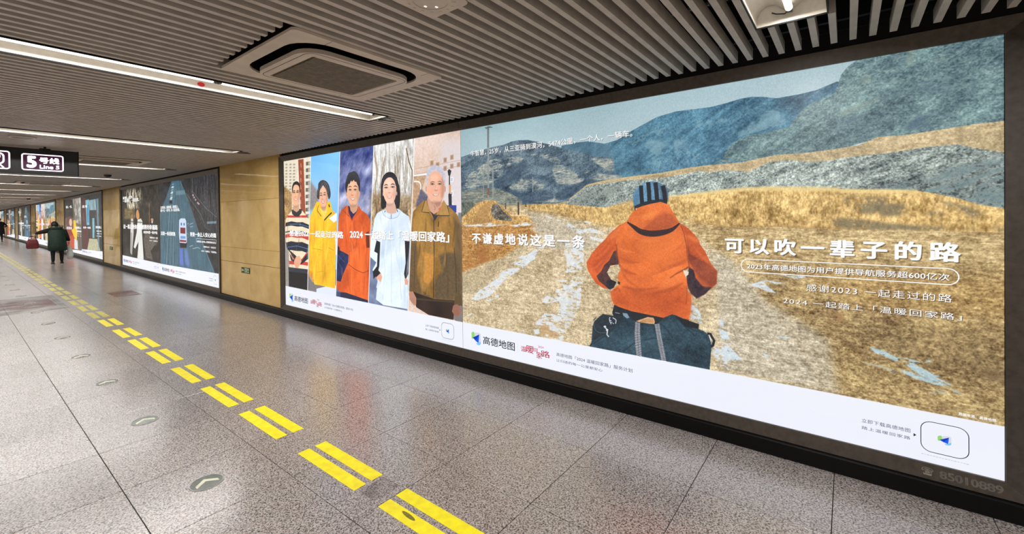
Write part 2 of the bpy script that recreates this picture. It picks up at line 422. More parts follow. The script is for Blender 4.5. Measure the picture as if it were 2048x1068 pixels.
# ---- print 1: rider on a dirt road below hills
K1 = ((919.5, 257.5), (2008.3, 72), (2010.3, 961), (928, 695))
def paint_landscape():
    a = Art(2000, 1180, K1, 1)
    A, B, R, G, E = crop(910, 200, .2809), crop(910, 440, .2435), crop(1160, 350, .2341), crop(1160, 560, .18727), crop(1380, 380, .3184)
    Fc, S, Hc = crop(1680, 60, .393), crop(1660, 560, .2808), crop(1260, 100, .2808)
    big = a.noise(5, 4, 5); med = a.noise(26, 18, 5, .6); fine = a.noise(170, 120, 3, .7); grain = a.rng.standard_normal((a.H, a.W)).astype(np.float32)
    fine2 = a.noise(480, 300, 2, .8); fine = (fine+fine2*1.2)/1.5; hor = (a.noise(30, 130, 3, .8)+a.noise(160, 420, 1)*.9)/1.4; ver = (a.noise(200, 60, 2, .8)+a.noise(600, 160, 1)*1.1)/1.4; diag = (a.shear(a.ridged(24, 60, 4, .7), .35)+fine2*.6)/1.2; diag2 = (a.shear(a.ridged(22, 34, 5, .7), .6)+fine2*.5)/1.15
    rag = a.noise(60, 110, 4, .7)
    # sky
    yy = np.linspace(0, 1, a.H)[:, None]; xx = np.linspace(0, 1, a.W)[None]
    t = np.clip(yy*2.2+xx*.35, 0, 1)[..., None]
    a.img[:] = np.array((146, 178, 186))*(1-t)+np.array((212, 224, 230))*t + (big*3)[..., None]
    # far blue mountain
    far = A([(640, 400), (900, 330), (1080, 303), (1120, 292), (1160, 280), (1200, 252), (1250, 222), (1330, 178), (1400, 140)]) + \
        Hc([(100, 525), (200, 472), (330, 435), (450, 420), (580, 405), (700, 375), (800, 345), (880, 333), (960, 335), (1050, 345), (1200, 320), (1330, 290), (1480, 228), (1560, 250), (1300, 620), (900, 800), (600, 860), (300, 900), (0, 930)]) + A([(1150, 620), (900, 640)])
    a.fill(far, (66, 112, 136), [(diag2, (11, 13, 13)), (med, (7, 9, 9)), (big, (5, 7, 8)), (fine, (5, 5, 5))])
    m = np.clip((med-.9)*1.5, 0, 1)
    a.fill(Hc([(0, 640), (200, 560), (600, 480), (1100, 420), (1150, 520), (700, 640), (400, 800), (100, 860)]), (128, 164, 176), mask=m, alpha=.6)
    a.fill(Hc([(140, 900), (160, 760), (300, 690), (500, 740), (620, 790), (450, 830), (300, 850)]), (130, 165, 180), mask=np.clip((ver-.3), 0, 1), alpha=.55)
    a.fill(A([(30, 690), (900, 690), (1424, 600)]) + [(1700, 300), (2020, 300), (2020, 500), (920, 500)], (186, 160, 112), [(hor, (10, 9, 8)), (fine, (10, 9, 8))])
    # left ridge
    a.fill(A([(700, 640), (760, 320), (850, 298), (950, 288), (1030, 300), (1090, 312), (1120, 360), (1140, 430), (1150, 520), (1240, 560), (1150, 640)]), (66, 104, 126), [(diag2, (8, 9, 9)), (med, (8, 9, 9))])
    left = A([(30, 400), (120, 370), (250, 330), (350, 308), (400, 288), (445, 278), (520, 277), (620, 297), (700, 318), (800, 345), (900, 368), (980, 395), (1060, 400), (1125, 405), (1135, 470), (1130, 520), (1200, 548), (1100, 560), (1000, 590), (900, 650), (820, 710), (740, 730), (480, 740), (30, 740)])
    a.fill(left, (72, 96, 112), [(diag, (13, 13, 12)), (med, (13, 13, 12)), (fine, (8, 8, 7))])
    cm = np.clip(.75+hor*.35+med*.35, 0, 1)
    for P in ([(100, 520), (170, 470), (250, 420), (350, 405), (470, 400), (480, 420), (400, 450), (350, 490), (330, 520), (280, 570), (200, 600), (60, 620), (75, 570)],
              [(400, 600), (430, 570), (520, 555), (600, 580), (640, 610), (560, 640), (420, 630), (380, 615)],
              [(700, 470), (780, 460), (850, 510), (920, 560), (860, 590), (740, 590), (710, 540)],
              [(520, 380), (600, 378), (700, 385), (760, 440), (700, 440), (620, 400)],
              [(960, 410), (1060, 412), (1128, 420), (1130, 500), (1060, 480), (1000, 440)],
              [(930, 500), (1050, 520), (1200, 545), (1060, 570), (950, 545)], [(620, 660), (720, 680), (760, 720), (560, 720)]):
        a.fill(A(P), (160, 163, 152), [(hor, (16, 15, 13)), (fine, (14, 14, 12))], alpha=.85, mask=cm, soft=2, smooth=True)
    for P in ([(280, 600), (330, 540), (420, 470), (500, 420), (510, 470), (420, 560), (340, 610)], [(480, 560), (560, 520), (700, 560), (720, 620), (640, 560)], [(400, 640), (520, 660), (660, 640), (700, 700), (480, 720)], [(720, 660), (860, 600), (930, 600), (820, 690), (740, 710)]):
        a.fill(A(P), (48, 72, 94), [(diag, (8, 8, 8)), (fine, (5, 5, 5))], alpha=.8, soft=3, smooth=True)
    a.fill(A([(45, 640), (150, 620), (300, 625), (400, 660), (480, 710), (480, 745), (45, 745)]), (128, 132, 118), [(hor, (22, 20, 15)), (fine, (10, 10, 9))], alpha=.85, soft=2)
    # right rock mountain
    rock = Hc([(590, 812), (665, 778), (690, 722), (720, 680), (780, 640), (850, 606), (950, 598), (1050, 570), (1150, 548), (1180, 490), (1230, 430), (1290, 385), (1360, 358), (1460, 312), (1490, 240), (1510, 180), (1560, 120), (1640, 62)]) + [(1740, 60), (2020, 60)] + Fc([(860, 480), (720, 490), (600, 508), (430, 532), (330, 548), (200, 556), (100, 582), (0, 615)]) + Hc([(1450, 720), (1240, 745), (950, 775)])
    a.fill(rock, (96, 124, 128), [(diag2, (12, 13, 11)), (med, (8, 9, 8)), (big, (6, 7, 6)), (fine, (9, 9, 8)), (hor, (5, 5, 4))])
    dm = np.clip(diag2*.8+med*.5-.3, 0, 1)
    for P in ([(200, 330), (420, 260), (700, 260), (690, 340), (440, 320), (240, 420)], [(330, 510), (380, 450), (500, 430), (590, 425), (440, 510)], [(280, 160), (360, 105), (340, 190)], [(600, 110), (830, 60), (830, 130), (660, 160)], [(0, 460), (260, 410), (300, 470), (60, 600), (0, 600)]):
        a.fill(Fc(P), (66, 92, 112), mask=dm, alpha=.8, soft=4)
    a.fill(Hc([(740, 690), (780, 650), (860, 640), (850, 720), (760, 740)]), (72, 100, 108), mask=np.clip(ver*.6+.2, 0, 1), alpha=.7)
    for P in ([(100, 270), (130, 230), (170, 240), (150, 275)], [(330, 180), (350, 110), (390, 105), (370, 190)], [(450, 160), (540, 140), (530, 165)], [(0, 420), (240, 330), (250, 345), (0, 450)]):
        a.fill(Fc(P), (148, 158, 140), mask=np.clip(med*.5+.5, 0, 1), alpha=.4, soft=3)
    # tan terrace under the rock, then the grey-green slope
    a.fill(A([(900, 640), (950, 598), (1050, 573), (1150, 558), (1240, 545), (1330, 535)]) + Hc([(240, 872), (400, 840), (580, 818), (800, 800), (950, 768), (1060, 748), (1240, 738), (1450, 712), (1638, 682)]) + Fc([(200, 548), (330, 540), (430, 525), (600, 500), (720, 482), (845, 470), (845, 660), (400, 690), (0, 720)]) + Hc([(1100, 900), (300, 960)]),
           (192, 170, 128), [(fine, (15, 14, 12)), (med, (10, 9, 8))])
    slope = A([(790, 735), (815, 708), (870, 665), (940, 612), (1050, 592), (1240, 568), (1400, 560)]) + Hc([(300, 900), (500, 860), (560, 870), (700, 855), (850, 870), (1000, 800), (1130, 785), (1300, 800), (1450, 790)]) + Fc([(0, 655), (200, 635), (320, 620), (450, 600), (600, 588), (700, 610), (845, 632), (845, 925), (700, 892), (600, 862), (500, 845), (400, 828), (0, 822)]) + Hc([(1300, 1000), (1000, 995), (800, 1000), (600, 1020), (280, 1050)]) + A([(1280, 700), (1070, 765), (940, 768), (800, 752)])
    a.fill(slope, (146, 158, 152), [(diag, (19, 19, 17)), (diag2, (10, 10, 9)), (fine, (15, 15, 14)), (big, (5, 5, 5))])
    a.fill(Fc([(845, 650), (400, 740), (120, 800), (300, 822), (520, 850), (845, 920)]), (92, 118, 124), mask=np.clip(diag*.6+.35, 0, 1), alpha=.75, soft=6)
    a.fill(A([(800, 740), (900, 660), (1060, 620), (1200, 600), (1100, 700), (1000, 755)]), (120, 128, 122), mask=np.clip(diag*.7+.4, 0, 1), alpha=.6, soft=6)
    a.line(A([(815, 706), (870, 662), (945, 603), (1050, 577), (1150, 562), (1240, 548), (1330, 537), (1424, 528)]) + Hc([(240, 875), (420, 845), (580, 822)]), 6, (206, 180, 132), alpha=.7)
    # plain behind the rider and golden grass bank
    a.fill(A([(480, 745), (560, 735), (700, 738), (800, 738), (940, 752), (1070, 762), (1200, 740)]) + R([(200, 340), (330, 255), (450, 235), (600, 225), (760, 190), (850, 175), (1000, 160), (1239, 142)]) + Hc([(600, 1008), (800, 990), (1000, 985), (1300, 990), (1638, 1000)]) + Fc([(200, 818), (400, 823), (500, 840), (600, 862), (700, 892), (845, 917), (845, 1110), (0, 1110)]) + E([(250, 300)]) + R([(700, 500), (0, 460)]) + A([(900, 860), (600, 800)]),
           (214, 176, 108), [(ver, (17, 16, 13)), (med, (11, 11, 9)), (fine, (15, 14, 11))])
    a.fill(E([(0, 20), (600, 8), (1068, 5)]) + Fc([(0, 850), (400, 850), (560, 900), (845, 960), (845, 1030), (300, 1020), (0, 1005)]) + E([(1068, 255), (600, 235), (350, 235), (200, 215), (0, 190)]), (206, 168, 100), [(ver, (20, 19, 16)), (med, (18, 17, 14)), (fine, (12, 11, 9))])
    for P in ([(30, 850), (230, 850), (240, 880), (170, 940), (60, 915)], [(200, 900), (330, 890), (340, 940), (220, 950)], [(450, 930), (530, 935), (520, 965), (460, 950)], [(520, 880), (640, 900), (740, 950), (700, 975), (600, 920)], [(0, 960), (400, 1000), (835, 1010), (835, 1035), (300, 1025), (0, 1010)]):
        a.fill(Fc(P), (98, 90, 70), mask=np.clip(med*.6+fine*.3+.45, 0, 1), alpha=.75, soft=4, smooth=True)
    a.line(Hc([(280, 1040), (400, 1038), (600, 1012), (800, 993), (1000, 988), (1300, 993), (1500, 998)]) + Fc([(0, 822), (200, 824), (400, 828)]), [10, 16, 12], (244, 214, 140), alpha=.75, soft=2)
    a.line(E([(0, 205), (120, 215), (240, 232), (340, 235), (600, 232), (800, 240), (1068, 262)]), 8, (150, 112, 66), alpha=.55, soft=3)
    a.fill(R([(330, 260), (200, 330), (330, 345), (460, 250)]), (170, 136, 80), mask=np.clip(med*.6+.5, 0, 1), alpha=.6, soft=3)
    # field
    field = A([(45, 740), (160, 725), (470, 770), (700, 790), (900, 850), (1150, 900)]) + R([(600, 480), (860, 400), (1000, 340)]) + E([(0, 205), (250, 232), (600, 236), (1068, 258)]) + Fc([(300, 1025), (500, 1030), (848, 1036)]) + [(2013, 870), (926, 655)]
    a.fill(field, (196, 168, 116), [(hor, (17, 17, 15)), (med, (9, 9, 8)), (fine, (17, 16, 14)), (big, (7, 7, 6))])
    a.fill([(1530, 560), (1700, 560), (2015, 520), (2015, 870), (1560, 770), (1480, 690)], (156, 128, 80), [(hor, (12, 12, 9)), (med, (11, 11, 8)), (fine, (22, 21, 17))], alpha=.9, soft=28)
    a.fill([(1700, 640), (1850, 650), (2015, 680), (2015, 770), (1900, 760), (1750, 700)], (112, 90, 56), [(med, (15, 13, 9)), (fine, (20, 18, 14))], alpha=.7, soft=24, mask=np.clip(.75+med*.3, 0, 1))
    a.fill([(1600, 540), (2015, 560), (2015, 640), (1700, 610)], (184, 146, 82), alpha=.5, soft=18, tex=[(fine, (18, 17, 13)), (hor, (10, 10, 8))])
    a.fill(S([(1080, 640), (1240, 640), (1240, 730), (1100, 700)]), (84, 66, 44), alpha=.6, soft=8, mask=np.clip(fine*.6+.5, 0, 1))
    a.fill(E([(900, 780), (960, 770), (980, 830), (920, 830)]), (140, 84, 44), alpha=.6, soft=5, mask=np.clip(fine*.5+.6, 0, 1))
    # left grass, brown
    a.fill(A([(45, 880), (300, 880), (570, 868), (600, 880), (560, 940)]) + B([(480, 60), (700, 90), (560, 190), (420, 290), (250, 345), (50, 440)]), (188, 134, 70), [(hor, (16, 15, 12)), (fine, (17, 15, 12)), (big, (9, 8, 6))], soft=5)
    a.fill(B([(60, 250), (200, 210), (380, 240), (300, 330), (60, 430)]), (164, 100, 44), mask=np.clip(med*.5+.5, 0, 1), alpha=.7, soft=8)
    # road
    road = A([(385, 757), (430, 752), (500, 775), (640, 800), (760, 830), (900, 858), (1060, 905), (1160, 950)]) + R([(100, 470), (430, 420), (900, 480)]) + [(1400, 475), (1440, 505), (1500, 560), (1545, 620), (1600, 700), (1640, 775), (1300, 716), (927, 648), (925, 600)] + B([(60, 430), (250, 350), (400, 300), (560, 190), (700, 120), (610, 60)]) + A([(590, 890), (555, 850), (480, 790)])
    a.fill(road, (203, 182, 144), [(hor, (11, 11, 10)), (fine, (18, 17, 15)), (med, (9, 9, 9))], soft=6)
    a.fill(B([(70, 430), (330, 350), (430, 330), (200, 600), (70, 600)]), (176, 158, 122), alpha=.6, soft=9, tex=[(fine, (18, 17, 14))])
    a.fill([(1425, 500), (1470, 520), (1530, 600), (1600, 640), (1660, 680), (1680, 790), (1440, 740), (1440, 600)], (190, 180, 158), alpha=.75, soft=12, tex=[(fine, (17, 17, 17)), (hor, (13, 13, 13))])
    a.fill(B([(520, 860), (640, 830), (830, 760), (840, 900), (880, 960), (700, 950), (560, 900)]), (178, 132, 80), alpha=.55, soft=5, mask=np.clip(med*.6+.6, 0, 1))
    a.fill(A([(540, 800), (700, 830), (1060, 950), (1000, 1060), (700, 1060), (560, 900)]), (184, 176, 160), alpha=.55, soft=8, tex=[(fine, (14, 14, 14))])
    # grass mound with rubble, left
    mound = A([(45, 830), (90, 780), (150, 730), (215, 706), (290, 712), (330, 750), (400, 820), (500, 820), (545, 850), (560, 872), (300, 884), (45, 880)])
    a.fill(mound, (196, 152, 86), [(ver, (17, 16, 13)), (fine, (17, 15, 12)), (med, (10, 9, 7))], soft=1)
    a.fill(A([(45, 720), (120, 720), (150, 735), (80, 800), (45, 830)]), (70, 84, 76), [(ver, (16, 16, 14))], soft=3, alpha=.9)
    a.fill(A([(130, 850), (170, 760), (260, 720), (230, 800), (260, 870), (150, 872)]), (150, 102, 56), alpha=.6, soft=4, mask=np.clip(ver*.4+.7, 0, 1))
    a.fill(A([(265, 745), (300, 735), (350, 790), (410, 845), (380, 855), (290, 840), (260, 800)]), (108, 104, 96), [(fine, (26, 26, 26)), (med, (12, 12, 12))], smooth=True)
    # snow
    snow = lambda P, c=(228, 234, 238), al=.95, th=.5: a.fill(P, c, [(fine, (7, 6, 5))], mask=np.clip(rag*1.3+1.6*th+.3, 0, 1), alpha=al, soft=1)
    for P in ([(45, 878), (120, 884), (250, 868), (300, 882), (385, 884), (250, 894), (45, 892)], [(398, 890), (480, 868), (575, 863), (545, 886), (440, 898)], [(880, 858), (960, 860), (985, 872), (910, 870)], [(500, 785), (560, 795), (590, 802)], [(620, 812), (700, 835), (690, 842)], [(725, 845), (770, 858), (740, 858)]): snow(A(P), th=1)
    for P in ([(135, 648), (165, 610), (210, 570), (290, 520), (340, 480), (375, 465), (370, 440), (410, 405), (480, 388), (542, 395), (520, 415), (470, 450), (400, 500), (375, 530), (330, 580), (290, 620), (250, 635), (200, 652)],
              [(435, 352), (530, 335), (540, 315), (515, 300), (600, 280), (650, 245), (740, 190), (765, 200), (690, 250), (665, 290), (668, 315), (620, 340), (600, 365), (560, 390), (545, 372), (490, 360)],
              [(240, 655), (290, 640), (330, 645), (280, 662)], [(330, 620), (360, 608), (370, 630), (345, 635)], [(540, 905), (580, 900), (580, 915)], [(655, 900), (700, 890), (705, 930), (670, 935)], [(100, 780), (140, 762), (140, 778)], [(745, 940), (780, 935), (775, 960)]): snow(B(P), (222, 230, 236), th=1)
    for P in ([(928, 18), (1000, 50), (1050, 80), (1120, 60), (1232, 100), (1232, 112), (1100, 98), (1030, 112), (990, 95), (930, 60)], [(1110, 130), (1232, 150), (1232, 180), (1130, 160)],
              [(915, 170), (1065, 150), (1065, 380), (1030, 420), (920, 430), (930, 350), (905, 260)], [(845, 490), (940, 488), (1000, 462), (1068, 462), (1050, 560), (1040, 700), (990, 800), (930, 900), (890, 990), (820, 985), (880, 930), (790, 900), (780, 860), (710, 880), (655, 862), (690, 820), (750, 758), (830, 770), (880, 700), (860, 665), (735, 690), (720, 655), (760, 620), (830, 600), (845, 560), (900, 555)]): snow(B(P), (224, 229, 232), th=.42)
    for k in range(7): a.line(B([(925+10*k, 560), (950+10*k, 640), (925+12*k, 760), (870+12*k, 880)]), 3, (182, 172, 152), alpha=.45, smooth=False)
    for P in ([(290, 478), (400, 508), (460, 545), (560, 558), (685, 588), (600, 587), (640, 618), (700, 648), (795, 690), (760, 692), (875, 748), (850, 762), (700, 705), (640, 675), (580, 632), (540, 592), (470, 577), (400, 547), (330, 522)], [(498, 640), (580, 655), (680, 698), (825, 742), (830, 762), (740, 742), (640, 712), (560, 680)], [(735, 780), (865, 812), (800, 805)], [(868, 780), (968, 815), (890, 800)], [(700, 790), (785, 822), (740, 812)], [(690, 570), (730, 575), (720, 590), (695, 585)]): snow(S(P), (178, 205, 212), th=1)
    a.line(S([(240, 588), (380, 620), (450, 648)]), [3, 7, 7], (186, 184, 160), alpha=.8); a.fill(S([(440, 650), (460, 640), (488, 655), (465, 672)]), (120, 112, 92))
    for P in ([(375, 597), (470, 570), (490, 600), (555, 652), (490, 637), (440, 615)], [(195, 815), (220, 812), (225, 858), (200, 855)], [(190, 870), (240, 895), (262, 935), (210, 942)], [(215, 960), (290, 965), (250, 975), (345, 1068), (230, 1068), (205, 1010)], [(570, 535), (640, 530), (750, 550), (680, 560)], [(440, 560), (620, 590), (540, 590)], [(550, 915), (650, 930), (600, 935)], [(460, 1025), (510, 1035), (490, 1050)]): snow(E(P), (208, 222, 230), th=.9)
    snow(G([(1205, 260), (1260, 290), (1300, 350), (1340, 480), (1300, 460), (1200, 420)]), (206, 220, 228)); snow(G([(1500, 520), (1600, 560), (1600, 640), (1520, 600)]), (208, 222, 230), th=.7); snow(G([(1420, 700), (1520, 740), (1602, 860), (1602, 960), (1440, 800)]), (212, 220, 224), th=.4)
    # poles and posts
    a.line(A([(233, 176), (236, 700)]), 11, (138, 144, 138)); a.line(A([(231, 176), (232, 330)]), 12, (92, 108, 108)); a.line(A([(208, 188), (262, 184)]), 4, (70, 84, 84)); a.line(A([(214, 196), (250, 176)]), 3, (70, 84, 84))
    a.line(A([(268, 470), (270, 700)]), 7, (150, 152, 142)); a.line(A([(200, 490), (202, 700)]), 5, (140, 146, 140)); a.line(A([(555, 540), (556, 650)]), 4, (150, 156, 150))
    a.line(A([(236, 620), (236, 670)]), 12, (120, 84, 60)); a.line(A([(452, 722), (454, 812)]), 9, (62, 44, 40)); a.line(A([(361, 728), (361, 772)]), 7, (70, 66, 62)); a.line(A([(506, 736), (507, 756)]), 6, (70, 60, 54))
    # rider
    OR = (232, 108, 44); tx = [(med, (4, 3, 2)), (fine, (4, 3, 2)), (big, (5, 3, 2))]
    cloth = a.shear(a.ridged(10, 8, 4, .5), .45); tx.append((cloth, (9, 6, 3)))
    a.fill(G([(360, 350), (380, 262), (560, 330), (780, 375), (1000, 380), (1180, 425), (1180, 480), (870, 520), (400, 450)]), (22, 30, 40), [(fine, (5, 5, 5))])
    larm = R([(405, 398), (340, 430), (270, 490), (220, 550), (160, 608), (110, 665), (65, 745), (72, 800), (110, 870), (150, 925), (200, 958), (262, 975), (318, 915), (285, 900), (262, 870), (235, 838), (262, 775), (350, 760), (360, 600)])
    a.fill(larm, (212, 86, 36), tx)
    a.fill(R([(150, 862), (190, 820), (215, 770), (258, 730), (298, 650), (325, 640), (345, 700), (338, 762), (270, 770), (240, 832), (265, 870), (285, 905), (322, 912), (300, 960), (265, 978), (225, 945), (175, 905)]), (62, 34, 36), [(fine, (6, 4, 4)), (med, (8, 5, 4))])
    a.fill(R([(240, 900), (285, 895), (322, 912), (300, 962), (265, 978), (235, 950)]), (24, 26, 34), [(fine, (5, 5, 5))])
    a.fill(R([(110, 780), (200, 690), (290, 600), (300, 620), (220, 740), (160, 850)]), (176, 62, 30), alpha=.6, soft=5)
    a.fill(R([(225, 560), (300, 480), (360, 430), (380, 460), (300, 540)]), (246, 140, 70), alpha=.5, soft=7)
    rarm = R([(862, 408), (930, 450), (990, 510), (1028, 560), (1036, 592), (1080, 650), (1125, 748), (1185, 825), (1180, 930), (1080, 1020), (1010, 1056), (960, 1010), (930, 950), (920, 870), (945, 790), (880, 600), (850, 480)])
    a.fill(rarm, (204, 84, 36), tx)
    a.fill(R([(925, 560), (955, 680), (1040, 720), (1100, 752), (1185, 825), (1180, 930), (1130, 962), (1040, 900), (985, 810), (935, 720)]), (136, 56, 36), tx, alpha=.9, soft=3)
    a.fill(R([(945, 786), (985, 815), (1000, 880), (1060, 950), (1140, 960), (1080, 1020), (1010, 1056), (960, 1010), (930, 950), (925, 870)]), (46, 32, 42), [(fine, (6, 5, 5))], soft=1)
    a.fill(R([(1010, 870), (1060, 905), (1130, 945), (1090, 965), (1040, 930)]), (176, 80, 44), alpha=.8, soft=3)
    a.fill(R([(905, 505), (960, 560), (1030, 585), (1025, 555), (960, 520)]), (238, 122, 58), alpha=.7, soft=4)
    torso = R([(410, 398), (345, 440), (315, 560), (322, 650), (345, 760), (358, 800), (332, 865), (345, 930), (300, 968), (272, 1000), (282, 1060)]) + G([(350, 190), (375, 256), (430, 286), (560, 330), (760, 370), (905, 402), (990, 372), (1060, 392), (1180, 425), (1196, 350), (1204, 240), (1210, 170), (1160, 120), (1150, 60)]) + R([(935, 960), (922, 890), (905, 850), (890, 812), (945, 785), (930, 640), (915, 520), (862, 408)])
    a.fill(torso, OR, tx)
    a.fill(G([(345, 110), (700, 120), (1150, 60), (1200, 200), (1180, 425), (760, 370), (430, 286), (370, 240)]), (196, 78, 30), tx, alpha=.75, soft=12)
    for P, cc, al in (([(330, 640), (420, 700), (500, 720), (440, 760), (350, 740)], (196, 82, 32), .6), ([(400, 780), (480, 860), (600, 880), (500, 900), (400, 850)], (190, 76, 30), .55), ([(380, 930), (560, 1000), (800, 960), (900, 900), (760, 1000), (500, 1040)], (178, 70, 30), .55), ([(740, 880), (860, 820), (900, 840), (820, 930), (700, 1000)], (240, 124, 56), .5), ([(560, 520), (800, 500), (860, 640), (700, 760), (500, 640)], (236, 116, 48), .5)):
        a.fill(R(P), cc, alpha=al, soft=9, smooth=True)
    a.line(R([(945, 786), (890, 815), (840, 840), (780, 880)]), [7, 3], (120, 44, 24), alpha=.8, soft=1); a.line(R([(870, 430), (900, 500), (920, 600), (930, 700), (945, 785)]), 3, (130, 50, 28), alpha=.8); a.line(R([(320, 590), (330, 680), (350, 780)]), 5, (130, 50, 28), alpha=.7, soft=1)
    for P, wd, cc, al in (([(350, 700), (430, 740), (520, 745)], [3, 12, 3], (180, 70, 28), .6), ([(345, 760), (400, 820), (500, 850)], [4, 14, 3], (176, 68, 28), .6), ([(360, 800), (420, 900), (520, 960)], [4, 12, 3], (184, 72, 30), .55),
                         ([(345, 620), (400, 650), (480, 660)], [3, 12, 3], (250, 134, 62), .5), ([(930, 720), (850, 760), (760, 790)], [4, 14, 3], (184, 72, 30), .5), ([(900, 560), (860, 620), (800, 660)], [3, 10, 3], (190, 78, 32), .4), ([(470, 520), (560, 560), (700, 560)], [3, 14, 3], (244, 126, 56), .45),
                         ([(370, 950), (520, 980), (680, 960)], [4, 14, 4], (160, 60, 28), .5), ([(640, 1010), (780, 980), (900, 920)], [4, 16, 4], (166, 64, 28), .5), ([(130, 700), (200, 650), (270, 560)], [4, 12, 4], (170, 62, 30), .5), ([(100, 800), (150, 780), (210, 720)], [3, 10, 3], (236, 112, 54), .5),
                         ([(1000, 640), (1060, 700), (1110, 750)], [3, 10, 3], (226, 108, 54), .5), ([(500, 300), (580, 290), (640, 250)], [3, 9, 3], (196, 84, 36), .5), ([(700, 240), (760, 300), (800, 360)], [3, 9, 3], (246, 134, 66), .5)):
        a.line(R(P), wd, cc, alpha=al, smooth=True, soft=2)
    a.fill(R([(335, 905), (355, 915), (350, 938), (335, 925)]), (40, 24, 24)); a.line(R([(300, 985), (340, 960), (352, 1000)]), 5, (150, 60, 28), alpha=.7, soft=1)
    a.line(G([(1155, 60), (1160, 160), (1150, 260)]), 4, (150, 60, 30), alpha=.6, soft=1); a.fill(R([(893, 812), (942, 826), (938, 852), (915, 868)]), (232, 220, 196))
    hood = R([(410, 396), (435, 345), (470, 300), (510, 272), (600, 245), (690, 227), (750, 238), (790, 290), (830, 360), (862, 410), (800, 458), (730, 484), (620, 494), (530, 478), (470, 436)])
    a.fill(hood, (228, 108, 46), tx)
    a.fill(R([(540, 470), (600, 410), (680, 340), (740, 312), (800, 340), (845, 405), (790, 452), (700, 480), (600, 488)]), (176, 74, 38), tx, alpha=.8, soft=5)
    a.fill(R([(520, 350), (600, 320), (660, 300), (640, 360), (560, 380)]), (250, 138, 62), alpha=.7, soft=5)
    a.line(R([(412, 400), (470, 442), (530, 482), (620, 500), (720, 490), (800, 463), (862, 411)]), [5, 17, 24, 24, 16, 5], (44, 26, 32), smooth=True)
    helm = R([(462, 200), (468, 150), (500, 98), (560, 62), (620, 51), (690, 65), (740, 95), (764, 150), (754, 246), (700, 228), (610, 245), (540, 262), (482, 286), (466, 245)])
    a.fill(helm, (88, 138, 172), [(fine, (9, 9, 9)), (med, (8, 9, 9))], smooth=False)
    a.fill(R([(680, 80), (764, 110), (764, 220), (700, 228)]), (62, 84, 104), alpha=.7, soft=4); a.fill(R([(462, 230), (480, 130), (505, 110), (520, 240), (482, 280)]), (60, 104, 138), alpha=.6, soft=4)
    a.fill(R([(478, 262), (540, 232), (620, 212), (700, 205), (756, 225), (754, 246), (700, 228), (610, 245), (540, 264), (482, 286)]), (28, 34, 44))
    for P in ([(528, 88), (532, 160), (540, 245)], [(590, 58), (598, 140), (602, 225)], [(652, 62), (662, 140), (668, 220)], [(715, 90), (730, 150), (738, 225)]): a.line(R(P), 17, (18, 26, 36))
    a.line(R([(474, 262), (482, 300)]), 4, (30, 30, 36)); a.fill(R([(482, 282), (495, 280), (492, 296), (483, 298)]), (226, 170, 140))
    # duffel bag
    bag = G([(125, 722), (140, 650), (150, 500), (168, 440), (210, 400), (260, 362), (350, 376), (400, 390), (470, 350), (540, 380), (610, 435), (690, 450), (820, 470), (880, 440), (960, 380), (1000, 368), (1040, 376), (1160, 430), (1292, 472), (1282, 522), (1340, 545), (1400, 590), (1425, 700), (1402, 990), (900, 900)])
    a.fill(bag, (30, 56, 70), [(cloth, (6, 8, 9)), (fine, (6, 7, 8)), (med, (4, 5, 5))])
    a.fill(G([(150, 500), (168, 440), (260, 362), (480, 400), (330, 560), (150, 650)]), (24, 34, 44), [(fine, (5, 5, 5))], alpha=.85, soft=2)
    a.fill(G([(1030, 385), (1290, 472), (1282, 522), (1140, 500)]), (14, 20, 28)); a.fill(G([(360, 340), (380, 268), (560, 330), (760, 376), (900, 404), (870, 440), (820, 470), (610, 436), (540, 385), (400, 385)]), (20, 27, 36))
    for P in ([(480, 420), (330, 560), (160, 680)], [(1040, 385), (1150, 510), (1250, 600)], [(700, 640), (800, 620), (1000, 640)], [(870, 460), (940, 520), (1010, 620)], [(480, 760), (560, 700), (620, 660)], [(1150, 500), (1250, 540), (1340, 560)]): a.line(G(P), 4, (16, 32, 44), alpha=.8, soft=1)
    a.fill(G([(470, 350), (520, 355), (545, 400), (520, 410), (480, 380)]), (120, 150, 168)); a.line(G([(390, 345), (440, 356)]), 2, (190, 200, 206))
    a.fill(G([(612, 440), (650, 425), (740, 394), (802, 402), (818, 440), (812, 470), (760, 466), (690, 455)]), (222, 168, 116), [(fine, (8, 7, 6))]); 
    for k in range(4): a.line(G([(660, 440+6*k), (740, 415+10*k), (800, 412+14*k)]), 2, (160, 106, 64), alpha=.7)
    a.fill(G([(812, 430), (850, 415), (862, 455), (830, 470)]), (24, 28, 40))
    def strap(P, Q, n):
        a.fill(G(P+Q[::-1]), (24, 30, 44))
        P = np.array(P, float); Q = np.array(Q, float); s_ = np.linspace(0, 1, len(P))
        for k in range(n):
            for h0, h1, off in ((.04, .5, 0), (.54, .97, .5)):
                t0, t1 = (k+off*.6)/n, (k+.5+off*.6)/n
                if t1 > 1: continue
                g = lambda t, h: tuple((1-h)*np.array([np.interp(t, s_, P[:, i]) for i in (0, 1)])+h*np.array([np.interp(t, s_, Q[:, i]) for i in (0, 1)]))
                dd = .35/n
                a.fill(G([g(t0, h0), g(min(1, t0+dd), h1), g(min(1, t1+dd), h1), g(t1, h0)]), (214, 220, 224))
    strap([(606, 450), (598, 560), (606, 700), (622, 830)], [(662, 450), (662, 560), (672, 700), (684, 850)], 24)
    strap([(812, 475), (835, 600), (860, 740), (892, 880)], [(866, 458), (890, 600), (920, 740), (945, 880)], 30)
    a.line(G([(1378, 572), (1410, 575), (1452, 650), (1438, 700), (1420, 712)]), 9, (16, 24, 32)); a.fill(G([(1390, 585), (1405, 590), (1425, 640), (1415, 660)]), (222, 216, 200))
